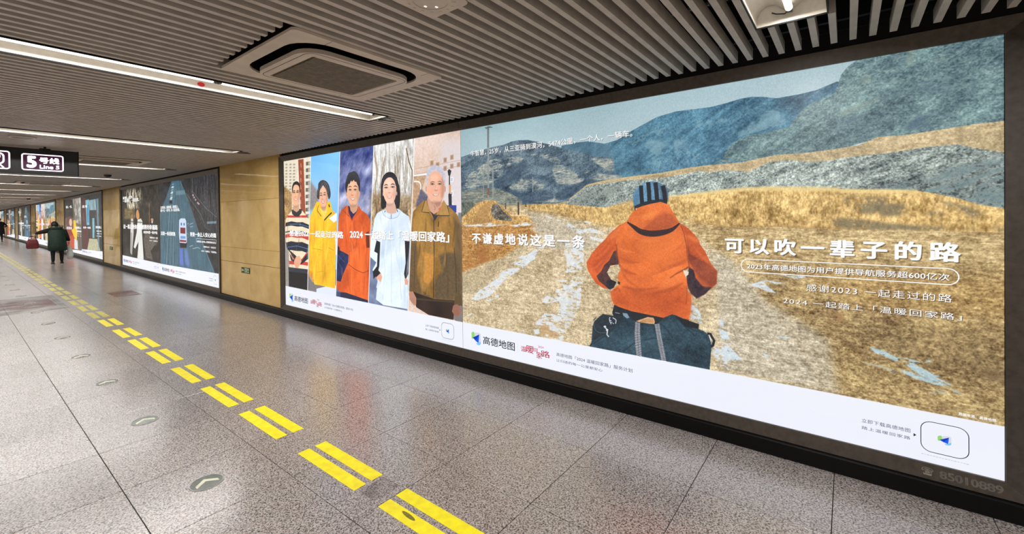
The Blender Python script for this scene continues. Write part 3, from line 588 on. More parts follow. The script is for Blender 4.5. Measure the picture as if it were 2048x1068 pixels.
    a.line(G([(330, 405), (335, 440), (350, 470)]), 4, (200, 208, 214)); a.line(G([(365, 400), (400, 425), (395, 465)]), 4, (200, 208, 214), smooth=True)
    for p in ((335, 400), (345, 430), (355, 450), (372, 462)): a.ell(p[0], p[1], 7, 5, (206, 214, 220), G)
    a.line(G([(270, 490), (300, 520), (310, 545), (305, 580), (325, 605)]), 6, (206, 212, 216)); a.ell(282, 494, 14, 10, (214, 220, 224), G); a.ell(306, 532, 13, 12, (214, 220, 224), G)
    a.line(G([(160, 430), (175, 410), (190, 400)]), 3, (20, 26, 34)); a.line(G([(122, 706), (138, 676)]), 5, (18, 26, 34)); a.line(G([(165, 470), (180, 530), (230, 560), (300, 560)]), 3, (60, 84, 96), smooth=True)
    # grain over the picture, then the white band
    a.img = (a.img-150)*.94+156; a.img += (a.noise(900, 540, 1)*4+grain*4)[..., None]
    band(a, [(920, 641.5), (2020, 855), (2020, 975), (920, 705)])
    return a
def band(a, P):
    u = a.noise(3, 3, 2); a.fill(P, (240, 243, 252), [(u, (1.5, 1.5, 1))])

# ---- print 2: five people side by side
K2 = ((565.5, 318.5), (918.5, 258), (927.5, 695), (573, 612))
def paint_people():
    a = Art(1800, 1050, K2, 2)
    Z = crop(560, 300, .3745); F1 = crop(560, 330, .10298); F2 = crop(740, 320, .10298)
    med = a.noise(26, 18, 5, .6); fine = a.noise(200, 130, 3, .7); big = a.noise(5, 4, 4); ver = a.noise(120, 16, 4, .6); cl = a.shear(a.ridged(10, 7, 3, .5), .5); fine = fine*.55
    d = [[(162.6, -20), (152, 760)], [(320, -60), (305, 790)], [(501.4, -100), (480, 830)], [(717, -90), (690, 880)]]
    L = [(10, 40), (30, 760)]
    def col(l, r, c, tex): a.fill(Z([l[0], r[0], r[1], l[1]]), c, tex)
    Rr = [(965, -150), (990, 960)]
    # backgrounds
    col([(-5, -30), (0, 800)], d[0], (222, 212, 194), [(fine, (10, 10, 9))])
    for r in range(16):
        for c_ in (24, 46, 66):
            a.fill(Z([(c_, 62+r*17), (c_+11, 61+r*17), (c_+11, 70+r*17), (c_, 71+r*17)]), (150, 140, 112), alpha=.8)
    for r in range(9):
        a.fill(Z([(136, 52+r*36), (160, 50+r*36), (160, 70+r*36), (136, 72+r*36)]), (98, 94, 84)); a.fill(Z([(148, 54+r*36), (160, 52+r*36), (160, 68+r*36), (149, 70+r*36)]), (180, 172, 150))
    a.fill(Z([(93, 40), (122, 36), (136, 340), (110, 340)]), (150, 72, 48), [(fine, (8, 6, 5))])
    for r in range(7): a.fill(Z([(106, 60+r*40), (110, 60+r*40), (112, 82+r*40), (108, 82+r*40)]), (196, 150, 130))
    a.fill(Z([(14, 180), (60, 220), (66, 420), (20, 420)]), (168, 132, 84), [(fine, (24, 22, 18)), (med, (12, 11, 9))], soft=6); a.fill(Z([(14, 400), (160, 420), (160, 800), (14, 800)]), (150, 144, 138), [(fine, (8, 8, 8))], soft=4)
    col(d[0], d[1], (120, 186, 234), [(big, (4, 4, 3))]); a.fill(Z([(160, 150), (310, 130), (310, 300), (160, 300)]), (168, 204, 230), alpha=.5, soft=40)
    a.fill(Z([(155, 150), (200, 210), (210, 300), (155, 320)]), (140, 118, 110), [(fine, (16, 14, 12))], soft=10, alpha=.8); a.fill(Z([(150, 640), (310, 640), (310, 800), (150, 800)]), (120, 116, 118), [(fine, (8, 8, 8))]); a.fill(Z([(200, 745), (300, 720), (330, 800), (200, 790)]), (214, 220, 232))
    col(d[1], d[2], (88, 98, 150), [(a.shear(med, .6), (20, 19, 16)), (fine, (6, 6, 6))]); a.fill(Z([(316, 220), (498, 230), (490, 330), (312, 340)]), (176, 178, 204), [(a.shear(med, .6), (22, 20, 18))], soft=14, alpha=.8); a.fill(Z([(360, 30), (500, 60), (498, 140), (420, 120)]), (150, 156, 196), [(a.shear(med, .6), (30, 28, 24))], soft=14, alpha=.6)
    a.fill(Z([(305, 760), (480, 780), (480, 830), (305, 800)]), (60, 70, 110))
    col(d[2], d[3], (214, 212, 208), [(ver, (18, 18, 18)), (fine, (14, 14, 14))]); a.fill(Z([(490, 220), (720, 240), (700, 420), (480, 420)]), (146, 118, 82), [(ver, (20, 19, 16)), (fine, (24, 22, 18))], soft=16, alpha=.85); a.fill(Z([(482, 420), (695, 420), (690, 880), (478, 840)]), (110, 124, 156), [(med, (8, 8, 8))], soft=6)
    rg = random.Random(3)
    for k in range(26):
        x = rg.uniform(500, 705); t = rg.uniform(-30, 30)
        a.line(Z([(x, rg.uniform(-40, 30)), (x+t*.5, 90), (x+t, rg.uniform(160, 240))]), [rg.uniform(1, 3), rg.uniform(3, 6)], (126, 108, 84), alpha=.75, smooth=True)
    a.line(Z([(672, -20), (690, 60), (705, 100), (708, 300)]), [7, 9], (104, 84, 60)); a.line(Z([(504, 0), (520, 120), (510, 200), (530, 330)]), [8, 12], (150, 126, 92), smooth=True, alpha=.8)
    col(d[3], Rr, (216, 192, 178), [(fine, (9, 9, 9)), (big, (5, 6, 8))]); a.fill(Z([(850, -60), (1000, -90), (1000, 900), (840, 860)]), (212, 208, 216), alpha=.7, soft=30)
    for (x, y) in ((800, 50), (870, 35), (905, 20), (905, 68), (870, 80), (830, 60), (905, 140), (905, 215), (905, 280), (940, 60), (790, 90)):
        a.fill(Z([(x, y), (x+18, y-3), (x+18, y+24), (x, y+27)]), (178, 140, 108) if y < 120 else (236, 236, 240), alpha=.8); a.fill(Z([(x+4, y+4), (x+14, y+2), (x+14, y+20), (x+4, y+22)]), (150, 120, 100) if y < 120 else (170, 176, 190), alpha=.8)
    for y in (75, 105): a.line(Z([(717, y+20), (962, y-28)]), 2, (150, 110, 90), alpha=.6)
    a.fill(Z([(708, 130), (780, 128), (760, 200), (790, 300), (700, 310)]), (176, 140, 104), [(fine, (20, 18, 16))], soft=4, alpha=.8); a.fill(Z([(724, 300), (752, 200), (790, 240), (790, 300)]), (92, 90, 110), [(fine, (14, 13, 12))], soft=4); a.line(Z([(714, 130), (782, 122)]), 8, (236, 236, 240)); a.line(Z([(716, 162), (742, 164), (752, 185), (750, 205)]), 7, (236, 236, 240), smooth=True)
    a.line(Z([(902, 100), (904, 340)]), 8, (44, 44, 52)); a.fill(Z([(892, 105), (900, 95), (912, 105), (906, 130), (896, 130)]), (40, 40, 46)); a.fill(Z([(897, 230), (914, 228), (916, 290), (900, 292)]), (40, 40, 48)); a.fill(Z([(896, 290), (940, 290), (940, 330), (896, 325)]), (40, 62, 140)); a.line(Z([(905, 180), (905, 225)]), 14, (206, 150, 100))
    a.fill(Z([(950, 330), (1000, 330), (1000, 960), (930, 900)]), (60, 64, 70), [(fine, (8, 8, 8))], alpha=.6)
    # person 1: striped jumper
    torso = Z([(62, 318), (45, 340), (30, 365), (27, 420), (30, 480), (36, 520), (48, 545), (52, 640), (152, 665), (155, 560), (156, 380), (140, 345), (118, 318), (90, 350)])
    a.fill(torso, (232, 214, 186), [(fine, (5, 5, 5))])
    tm = a.mask(torso)
    def stripe(y0, y1, c, dy=14):
        a.fill(mask=tm, P=Z([(28, y0+dy*.2), (60, y0-dy*.4), (90, y0), (120, y0-dy*.1), (157, y0+dy), (157, y1+dy), (120, y1), (90, y1), (60, y1-dy*.4), (28, y1)]), col=c)
    stripe(345, 357, (196, 56, 44), 0); stripe(383, 406, (28, 32, 46)); a.line(Z([(50, 394), (100, 392), (155, 408)]), 4, (70, 130, 196)); stripe(432, 440, (28, 32, 46)); stripe(448, 468, (200, 60, 46)); stripe(492, 540, (28, 32, 46)); a.line(Z([(40, 520), (90, 512), (152, 528)]), 4, (70, 130, 196)); stripe(596, 615, (200, 60, 46), 6)
    a.line(Z([(46, 380), (44, 500)]), 3, (110, 90, 80), alpha=.5, soft=1)
    a.fill(Z([(60, 318), (76, 305), (118, 312), (116, 330), (98, 352), (78, 350), (64, 338)]), (34, 38, 48))
    a.fill(Z([(46, 530), (80, 560), (112, 590), (140, 560), (154, 530), (156, 580), (120, 610), (90, 612), (60, 590)]), (26, 30, 42)); a.line(Z([(50, 545), (74, 585)]), 12, (214, 196, 176)); a.line(Z([(60, 560), (82, 590)]), 8, (196, 56, 44)); a.line(Z([(150, 545), (118, 590)]), 10, (196, 56, 44))
    a.fill(Z([(76, 596), (88, 570), (106, 566), (118, 596), (108, 615), (94, 640), (80, 622)]), (222, 164, 134)); 
    for k in range(3): a.line(Z([(84+8*k, 600), (92+7*k, 630)]), 2, (150, 90, 66), alpha=.6)
    a.fill(Z([(46, 628), (152, 640), (150, 668), (48, 655)]), (44, 48, 62)); a.fill(Z([(48, 652), (150, 664), (150, 755), (50, 735)]), (16, 18, 24))
    # person 2: yellow parka
    a.fill(Z([(196, 270), (178, 310), (160, 350), (158, 500), (156, 620), (165, 690), (180, 700), (190, 722), (300, 742), (302, 620), (306, 340), (282, 318), (268, 270)]), (242, 184, 34), [(cl, (9, 8, 3)), (fine, (5, 5, 3))])
    a.fill(Z([(155, 640), (182, 660), (186, 706), (160, 680)]), (222, 150, 28)); a.fill(Z([(160, 680), (172, 660), (186, 700), (178, 712)]), (200, 140, 90)); a.fill(Z([(285, 345), (306, 330), (306, 372), (290, 385), (264, 360)]), (234, 236, 242)); a.fill(Z([(296, 450), (308, 430), (308, 560), (302, 560)]), (222, 226, 236))
    a.line(Z([(236, 370), (234, 520), (232, 720)]), 4, (206, 142, 22), alpha=.9); a.line(Z([(178, 525), (205, 530), (230, 535)]), 3, (190, 120, 20)); a.line(Z([(262, 520), (292, 536)]), 3, (190, 120, 20)); a.line(Z([(200, 655), (235, 650)]), 3, (190, 120, 20), alpha=.7); a.line(Z([(180, 320), (184, 470), (172, 620)]), 3, (200, 132, 24), alpha=.6, soft=1)
    for P in ([(196, 540), (226, 545), (226, 610), (194, 600)], [(250, 545), (290, 550), (290, 610), (252, 612)]): a.line(Z(P), 2, (206, 146, 24), close=True, alpha=.7)
    a.fill(Z([(196, 268), (186, 300), (196, 330), (220, 360), (236, 378), (252, 345), (280, 318), (276, 290), (264, 262), (250, 285), (232, 330), (212, 300)]), (244, 190, 40)); a.fill(Z([(210, 300), (226, 340), (236, 372), (248, 340), (256, 300), (236, 320)]), (238, 206, 90), [(fine, (10, 9, 6))])
    a.line(Z([(206, 290), (200, 318), (222, 350)]), 5, (40, 36, 30)); a.line(Z([(262, 285), (266, 300)]), 12, (34, 32, 36)); a.line(Z([(238, 372), (262, 345), (278, 330)]), 9, (30, 30, 40))
    # person 3: orange jacket
    a.fill(Z([(356, 292), (330, 315), (318, 350), (308, 440), (316, 520), (320, 640), (304, 740), (330, 762), (400, 785), (478, 806), (484, 640), (488, 560), (487, 380), (470, 340), (440, 318), (425, 300)]), (218, 92, 36), [(cl, (13, 8, 4)), (fine, (6, 4, 3))])
    a.fill(Z([(372, 556), (420, 530), (470, 528), (486, 545), (484, 640), (450, 655), (390, 625), (370, 600)]), (222, 98, 38), [(cl, (12, 8, 4))]); a.line(Z([(372, 612), (410, 640), (450, 657), (484, 642)]), 4, (110, 40, 20), alpha=.8, soft=1); a.line(Z([(376, 552), (376, 600)]), 5, (160, 60, 26)); a.line(Z([(388, 385), (390, 540)]), 4, (244, 150, 96)); a.line(Z([(390, 640), (388, 770)]), 4, (240, 130, 70)); a.fill(Z([(462, 440), (478, 430), (484, 520), (466, 520)]), (60, 26, 24), alpha=.8)
    a.fill(Z([(310, 530), (335, 540), (372, 560), (370, 600), (345, 660), (330, 706), (308, 700)]), (26, 40, 88), [(cl, (8, 9, 14))]); a.line(Z([(312, 560), (350, 600)]), 3, (70, 96, 160)); a.line(Z([(310, 590), (340, 640)]), 3, (60, 84, 150)); a.fill(Z([(310, 505), (322, 520), (326, 560), (308, 548)]), (16, 24, 50))
    a.fill(Z([(330, 762), (360, 765), (478, 806), (480, 830), (330, 800)]), (30, 36, 66)); a.line(Z([(440, 690), (440, 760)]), 3, (236, 150, 90))
    a.fill(Z([(356, 290), (344, 310), (356, 335), (376, 360), (388, 378), (410, 350), (436, 325), (428, 298), (412, 292), (390, 350), (368, 300)]), (202, 82, 32)); a.line(Z([(352, 300), (340, 316), (370, 350)]), 5, (120, 44, 26), alpha=.7)
    a.fill(Z([(366, 290), (376, 300), (392, 336), (412, 300), (418, 292), (416, 320), (394, 352), (388, 372), (370, 330)]), (28, 30, 78), [(fine, (14, 14, 24))])
    # person 4: pale blue-white coat
    a.fill(Z([(545, 318), (520, 335), (506, 370), (500, 420), (488, 480), (500, 500), (520, 470), (530, 560), (528, 700), (520, 800), (560, 830), (688, 850), (692, 700), (690, 560), (692, 480), (702, 400), (690, 350), (660, 330), (640, 312), (600, 335)]), (218, 230, 242), [(cl, (7, 6, 5)), (fine, (3, 3, 3))])
    a.fill(Z([(488, 480), (525, 478), (540, 500), (538, 640), (510, 660), (500, 640), (520, 600), (488, 570)]), (222, 234, 246)); a.fill(Z([(520, 480), (540, 490), (536, 620), (528, 660), (506, 690), (502, 650), (524, 620), (526, 550), (508, 540)]), (26, 30, 42)); a.fill(Z([(670, 482), (696, 485), (692, 560), (690, 660), (676, 700), (668, 660), (676, 600)]), (26, 30, 42))
    a.fill(Z([(502, 650), (520, 628), (546, 660), (528, 694)]), (24, 28, 38)); a.fill(Z([(520, 680), (545, 655), (552, 680), (545, 708), (528, 704)]), (222, 166, 142)); a.fill(Z([(670, 690), (682, 680), (690, 700), (688, 720), (674, 718)]), (214, 158, 136)); a.fill(Z([(530, 690), (548, 712), (520, 740)]), (208, 222, 236))
    a.fill(Z([(545, 318), (556, 345), (590, 362), (630, 352), (645, 318), (632, 308), (600, 330), (566, 312)]), (206, 220, 234)); a.line(Z([(548, 320), (560, 346), (596, 362), (632, 350), (644, 320)]), 4, (150, 170, 196), alpha=.8, smooth=True); a.line(Z([(597, 338), (597, 362)]), 4, (44, 60, 90)); a.line(Z([(566, 318), (562, 328)]), 6, (50, 74, 120)); a.line(Z([(626, 314), (632, 326)]), 6, (50, 74, 120))
    for P in ([(598, 370), (600, 500), (602, 820)], [(560, 480), (566, 640), (556, 800)], [(650, 430), (640, 560), (655, 800)]): a.line(Z(P), 4, (176, 196, 216), alpha=.7, soft=1)
    # person 5: brown fleece
    a.fill(Z([(770, 262), (740, 290), (712, 325), (705, 400), (700, 560), (694, 700), (692, 752), (722, 762), (735, 800), (930, 800), (972, 770), (970, 600), (966, 400), (945, 340), (905, 300), (880, 280)]), (148, 108, 50), [(cl, (10, 8, 5)), (fine, (8, 7, 5))])
    a.fill(Z([(700, 480), (726, 470), (740, 560), (735, 660), (760, 740), (820, 790), (735, 800), (722, 762), (692, 752)]), (96, 76, 50), [(fine, (8, 7, 6))], alpha=.85, soft=5); a.fill(Z([(850, 560), (900, 540), (968, 560), (972, 770), (930, 800), (830, 795), (830, 700), (870, 640)]), (86, 72, 54), [(fine, (8, 7, 6))], alpha=.85, soft=6); a.fill(Z([(760, 540), (830, 560), (822, 680), (796, 720), (766, 690), (780, 620)]), (200, 138, 62), [(fine, (9, 8, 6))], alpha=.85, soft=5); a.fill(Z([(730, 320), (800, 340), (810, 440), (740, 470), (712, 440)]), (176, 132, 60), alpha=.7, soft=10, tex=[(fine, (7, 6, 5))])
    a.fill(Z([(920, 340), (966, 400), (970, 640), (930, 560), (935, 440)]), (104, 84, 56), alpha=.8, soft=6); a.line(Z([(734, 480), (722, 560), (724, 740)]), 4, (60, 46, 34), alpha=.7, soft=1); a.line(Z([(930, 520), (940, 620), (944, 760)]), 4, (50, 40, 30), alpha=.8, soft=1)
    a.fill(Z([(716, 755), (740, 765), (830, 795), (935, 800), (930, 905), (800, 880), (735, 840), (722, 800)]), (46, 30, 26), [(cl, (5, 4, 3))]); a.line(Z([(735, 795), (830, 802), (930, 808)]), 9, (66, 54, 38)); a.fill(Z([(936, 780), (972, 770), (976, 830), (932, 826)]), (92, 72, 46))
    a.line(Z([(822, 362), (826, 560), (824, 790)]), 5, (50, 38, 26)); a.line(Z([(848, 376), (846, 406)]), 6, (40, 30, 22))
    a.fill(Z([(694, 760), (716, 754), (734, 790), (734, 824), (722, 830), (700, 800)]), (178, 128, 108)); a.fill(Z([(928, 828), (950, 820), (972, 850), (962, 882), (940, 888), (922, 860)]), (150, 100, 82)); 
    for k in range(3): a.line(Z([(704+9*k, 790), (712+8*k, 818)]), 2, (110, 70, 56), alpha=.6); a.line(Z([(934+9*k, 850), (940+8*k, 878)]), 2, (96, 58, 46), alpha=.6)
    a.fill(Z([(775, 255), (758, 325), (800, 330), (826, 372), (848, 348), (880, 348), (905, 346), (890, 290), (874, 262), (850, 300), (830, 360), (806, 320), (788, 290)]), (172, 132, 72), [(fine, (7, 6, 5))]); a.line(Z([(776, 258), (758, 326), (800, 330)]), 4, (30, 26, 26)); a.line(Z([(848, 346), (905, 346), (892, 292)]), 4, (30, 26, 26)); a.fill(Z([(798, 320), (812, 340), (826, 374), (846, 346), (866, 326), (852, 340), (830, 344)]), (40, 44, 56)); 
    fr = random.Random(12)
    def folds(P, n, dark, light):
        P = Z(P); m = a.mask(P); X = [p[0] for p in P]; Y = [p[1] for p in P]
        for k in range(n):
            x = fr.uniform(min(X), max(X)); y = fr.uniform(min(Y)+12, max(Y)-8); dx = fr.uniform(-9, 9); dy = fr.uniform(10, 34)
            a.line([(x, y-dy), (x+dx*.4, y), (x+dx, y+dy)], [2, fr.uniform(8, 20), 2], dark if k % 2 else light, alpha=fr.uniform(.22, .45), smooth=True, soft=3, mask=m)
    folds([(62, 318), (27, 380), (36, 520), (52, 640), (152, 665), (156, 380), (118, 318)], 12, (120, 100, 84), (255, 244, 224))
    folds([(196, 270), (160, 350), (158, 500), (165, 690), (300, 742), (304, 400), (268, 270)], 26, (196, 128, 14), (255, 222, 96))
    folds([(356, 292), (318, 350), (320, 640), (330, 762), (478, 806), (486, 560), (487, 380), (425, 300)], 28, (150, 48, 20), (248, 136, 74))
    folds([(545, 318), (506, 370), (530, 560), (560, 830), (688, 850), (690, 560), (702, 400), (640, 312)], 22, (176, 196, 220), (250, 253, 255))
    folds([(758, 325), (712, 360), (700, 560), (722, 762), (930, 800), (970, 600), (960, 400), (905, 346)], 30, (70, 52, 30), (190, 144, 78))
    for l in d: a.line(Z(l), 6, (238, 238, 238))
    # heads
    def head(cv, face, neck, hair, eyes, brows, nose, mouth, skin, haircol, ears=(), hl=None, htex=None):
        dark = tuple(v*.66 for v in skin); lip = (196, 104, 92)
        a.fill(cv(neck), tuple(v*.88 for v in skin)); 
        for e in ears: a.ell(*e, tuple(v*.86 for v in skin), cv)
        a.fill(cv(face), skin, smooth=True, tex=[(fine, (3, 3, 3))])
        xs = [p[0] for p in face]; ys = [p[1] for p in face]; x0, x1, y0, y1 = min(xs), max(xs), min(ys), max(ys); w_ = x1-x0; h_ = y1-y0
        a.ell(x1-w_*.12, y0+h_*.55, w_*.10, h_*.35, dark, cv, .35, 5); a.ell(x0+w_*.42, y0+h_*.2, w_*.22, h_*.1, tuple(min(255, v*1.12) for v in skin), cv, .6, 5)
        a.ell(x0+w_*.28, y0+h_*.60, w_*.11, h_*.07, (236, 150, 124), cv, .35, 4); a.ell(x0+w_*.75, y0+h_*.60, w_*.11, h_*.07, (226, 140, 114), cv, .35, 4); a.ell(x0+w_*.5, y1-h_*.01, w_*.26, h_*.05, dark, cv, .5, 4)
        for (x, y, rx, ry, op) in eyes:
            a.ell(x, y, rx*1.3, ry*2.6, dark, cv, .35, 2)
            if op: a.ell(x, y, rx, ry, (240, 232, 228), cv)
            a.ell(x, y, rx*.55 if op else rx*.95, ry*.95 if op else ry*.5, (40, 26, 24), cv); a.line(cv([(x-rx*1.1, y+ry*.2), (x, y-ry*1.1), (x+rx*1.1, y+ry*.3)]), 3, (58, 36, 30), smooth=True)
        for P in brows: a.line(cv(P), [3, 6, 3], haircol if sum(haircol) < 250 else (120, 100, 90), smooth=True, alpha=.85)
        (nx, ny) = nose; a.line(cv([(nx-w_*.03, ny-h_*.16), (nx-w_*.05, ny-h_*.03)]), 4, dark, alpha=.35, soft=1); a.ell(nx, ny, w_*.10, h_*.028, dark, cv, .7, 2); a.ell(nx, ny-h_*.035, w_*.055, h_*.028, tuple(min(255, v*1.1) for v in skin), cv, .7, 2)
        (mx, my, mw, mh) = mouth
        a.fill(cv([(mx-mw, my-mh*.6), (mx, my-mh*.45), (mx+mw, my-mh*.7), (mx+mw*.6, my+mh*.7), (mx, my+mh*1.15), (mx-mw*.6, my+mh*.8)]), lip, smooth=True); a.fill(cv([(mx-mw*.78, my-mh*.35), (mx, my-mh*.25), (mx+mw*.78, my-mh*.4), (mx+mw*.4, my+mh*.4), (mx, my+mh*.6), (mx-mw*.4, my+mh*.45)]), (248, 240, 236), smooth=True)
        a.line(cv([(mx-mw*1.25, my-mh*2.2), (mx-mw*1.35, my-mh*.6)]), 3, dark, alpha=.4, soft=1); a.line(cv([(mx+mw*1.2, my-mh*2.3), (mx+mw*1.35, my-mh*.8)]), 3, dark, alpha=.4, soft=1)
        for P in hair: a.fill(cv(P), haircol, htex or [(fine, (5, 5, 5))], smooth=True)
        if hl:
            for P in hl[1]: a.line(cv(P), 4, hl[0], alpha=.5, smooth=True, soft=1)
    head(F1, [(240, 420), (262, 370), (305, 350), (350, 370), (372, 430), (376, 560), (365, 680), (330, 770), (300, 790), (262, 770), (236, 690), (226, 560)], [(245, 740), (372, 740), (370, 860), (320, 900), (255, 860)],
         [[(228, 520), (222, 420), (240, 340), (280, 292), (330, 288), (370, 330), (386, 400), (384, 500), (372, 500), (368, 420), (345, 368), (300, 350), (262, 370), (244, 420), (236, 500)]],
         [(264, 508, 22, 9, 0), (332, 502, 22, 9, 0)], [[(240, 484), (262, 470), (288, 478)], [(312, 476), (335, 466), (358, 478)]], (296, 590), (300, 648, 36, 24), (232, 176, 140), (34, 26, 24), [(222, 570, 10, 36), (384, 570, 10, 36)])
    head(F1, [(770, 480), (790, 420), (840, 380), (890, 420), (925, 500), (935, 620), (915, 720), (880, 780), (850, 812), (815, 790), (780, 720), (760, 620)], [(790, 720), (910, 720), (890, 860), (850, 880), (810, 840)],
         [[(760, 640), (722, 610), (718, 500), (735, 420), (745, 330), (790, 275), (840, 262), (900, 290), (945, 350), (970, 430), (985, 520), (980, 600), (950, 640), (925, 560), (900, 460), (850, 380), (838, 360), (800, 420), (772, 480), (768, 560)]],
         [(798, 566, 24, 7, 0), (868, 556, 22, 7, 0)], [[(772, 528), (798, 518), (822, 528)], [(846, 520), (868, 508), (892, 520)]], (830, 640), (838, 698, 30, 26), (230, 176, 146), (58, 56, 62), hl=((178, 176, 180), [[(840, 300), (800, 380), (775, 460)], [(850, 290), (910, 350), (940, 440)], [(860, 330), (900, 420), (940, 520)], [(760, 360), (740, 460), (735, 560)]]), htex=[(fine, (16, 16, 16))])
    head(F1, [(1325, 350), (1370, 275), (1440, 255), (1490, 290), (1525, 380), (1548, 480), (1545, 600), (1500, 720), (1440, 775), (1390, 765), (1340, 680), (1305, 560), (1300, 460)], [(1345, 700), (1510, 700), (1520, 800), (1500, 880), (1440, 930), (1380, 870)],
         [[(1300, 520), (1275, 430), (1275, 330), (1310, 200), (1370, 120), (1440, 96), (1500, 140), (1545, 230), (1560, 340), (1556, 460), (1540, 480), (1525, 380), (1490, 300), (1440, 256), (1385, 270), (1335, 330), (1312, 420)]],
         [(1366, 460, 26, 11, 1), (1466, 458, 26, 11, 1)], [[(1332, 408), (1362, 386), (1394, 400)], [(1436, 392), (1468, 380), (1504, 400)]], (1412, 560), (1424, 636, 48, 26), (226, 172, 140), (22, 24, 34), [(1296, 540, 12, 44), (1554, 530, 12, 44)])
    for P in ([(1312, 420), (1335, 330), (1350, 350), (1385, 270), (1400, 300), (1440, 256), (1450, 290), (1490, 300), (1500, 340), (1525, 380), (1510, 250), (1430, 220), (1340, 260)],): a.fill(F1(P), (22, 24, 34))
    for x0, y0, x1, y1 in ((1330, 190, 1400, 130), (1400, 150, 1480, 150), (1300, 290, 1320, 220), (1480, 190, 1530, 260)): a.line(F1([(x0, y0), ((x0+x1)/2, (y0+y1)/2-14), (x1, y1)]), 4, (62, 64, 78), alpha=.7, smooth=True, soft=1)
    for P in ([(1300, 200), (1340, 120), (1400, 100), (1440, 84), (1480, 110), (1530, 170), (1500, 150), (1430, 130)],): a.fill(F1(P), (22, 24, 34))
    # long bob: hair behind first
    a.fill(F2([(230, 900), (222, 700), (215, 500), (240, 330), (300, 240), (370, 205), (450, 220), (510, 290), (550, 400), (585, 560), (592, 740), (575, 900), (520, 920), (490, 840), (320, 900), (270, 935)]), (22, 24, 34), [(fine, (5, 5, 5))], smooth=True)
    head(F2, [(262, 470), (290, 380), (350, 318), (420, 318), (480, 390), (512, 480), (512, 620), (490, 740), (440, 820), (400, 850), (350, 830), (300, 750), (265, 640), (256, 540)], [(330, 780), (480, 780), (520, 950), (520, 1010), (420, 1030), (330, 1000), (320, 900)],
         [[(256, 480), (262, 420), (300, 345), (360, 312), (430, 318), (480, 390), (510, 480), (540, 420), (500, 300), (430, 225), (350, 225), (280, 290), (235, 400), (232, 500), (250, 520)]],
         [(318, 515, 34, 11, 1), (446, 502, 34, 11, 1)], [[(282, 472), (318, 452), (352, 466)], [(408, 456), (446, 440), (482, 456)]], (382, 610), (386, 698, 50, 24), (238, 190, 168), (24, 24, 34), [(262, 640, 10, 40), (524, 630, 10, 40)])
    head(F2, [(1120, 420), (1160, 270), (1240, 200), (1320, 200), (1390, 280), (1435, 420), (1440, 560), (1420, 700), (1360, 780), (1280, 815), (1200, 790), (1130, 700), (1100, 560)], [(1110, 720), (1400, 740), (1390, 860), (1320, 990), (1240, 1035), (1180, 980), (1130, 860)],
         [[(1106, 480), (1090, 380), (1095, 270), (1110, 170), (1160, 105), (1230, 72), (1310, 85), (1390, 130), (1440, 220), (1456, 330), (1440, 480), (1420, 400), (1385, 280), (1310, 200), (1230, 190), (1160, 240), (1125, 330), (1118, 420)]],
         [(1208, 448, 34, 11, 1), (1348, 446, 32, 10, 1)], [[(1166, 424), (1208, 400), (1252, 410)], [(1312, 408), (1350, 392), (1388, 420)]], (1280, 565), (1276, 656, 60, 22), (226, 172, 146), (186, 186, 200), [(1092, 540, 14, 56), (1450, 540, 16, 60)], htex=[(fine, (12, 12, 12))])
    a.line(F2([(1240, 860), (1270, 920), (1250, 960)]), 5, (150, 96, 80), alpha=.7); a.fill(F2([(1250, 820), (1380, 790), (1360, 860), (1300, 900)]), (150, 104, 90), alpha=.6, soft=4); a.fill(F2([(1320, 940), (1370, 890), (1370, 960)]), (216, 90, 80))
    a.fill(F2([(1380, 300), (1440, 420), (1440, 620), (1370, 760), (1400, 560)]), (176, 116, 92), alpha=.5, soft=6)
    a.img = np.clip((a.img-128)*1.08+138, 0, 255); a.img += (a.rng.standard_normal((a.H, a.W)).astype(np.float32)*3)[..., None]
    band(a, [(560, 571.3), (935, 645), (935, 705), (560, 620)])
    return a

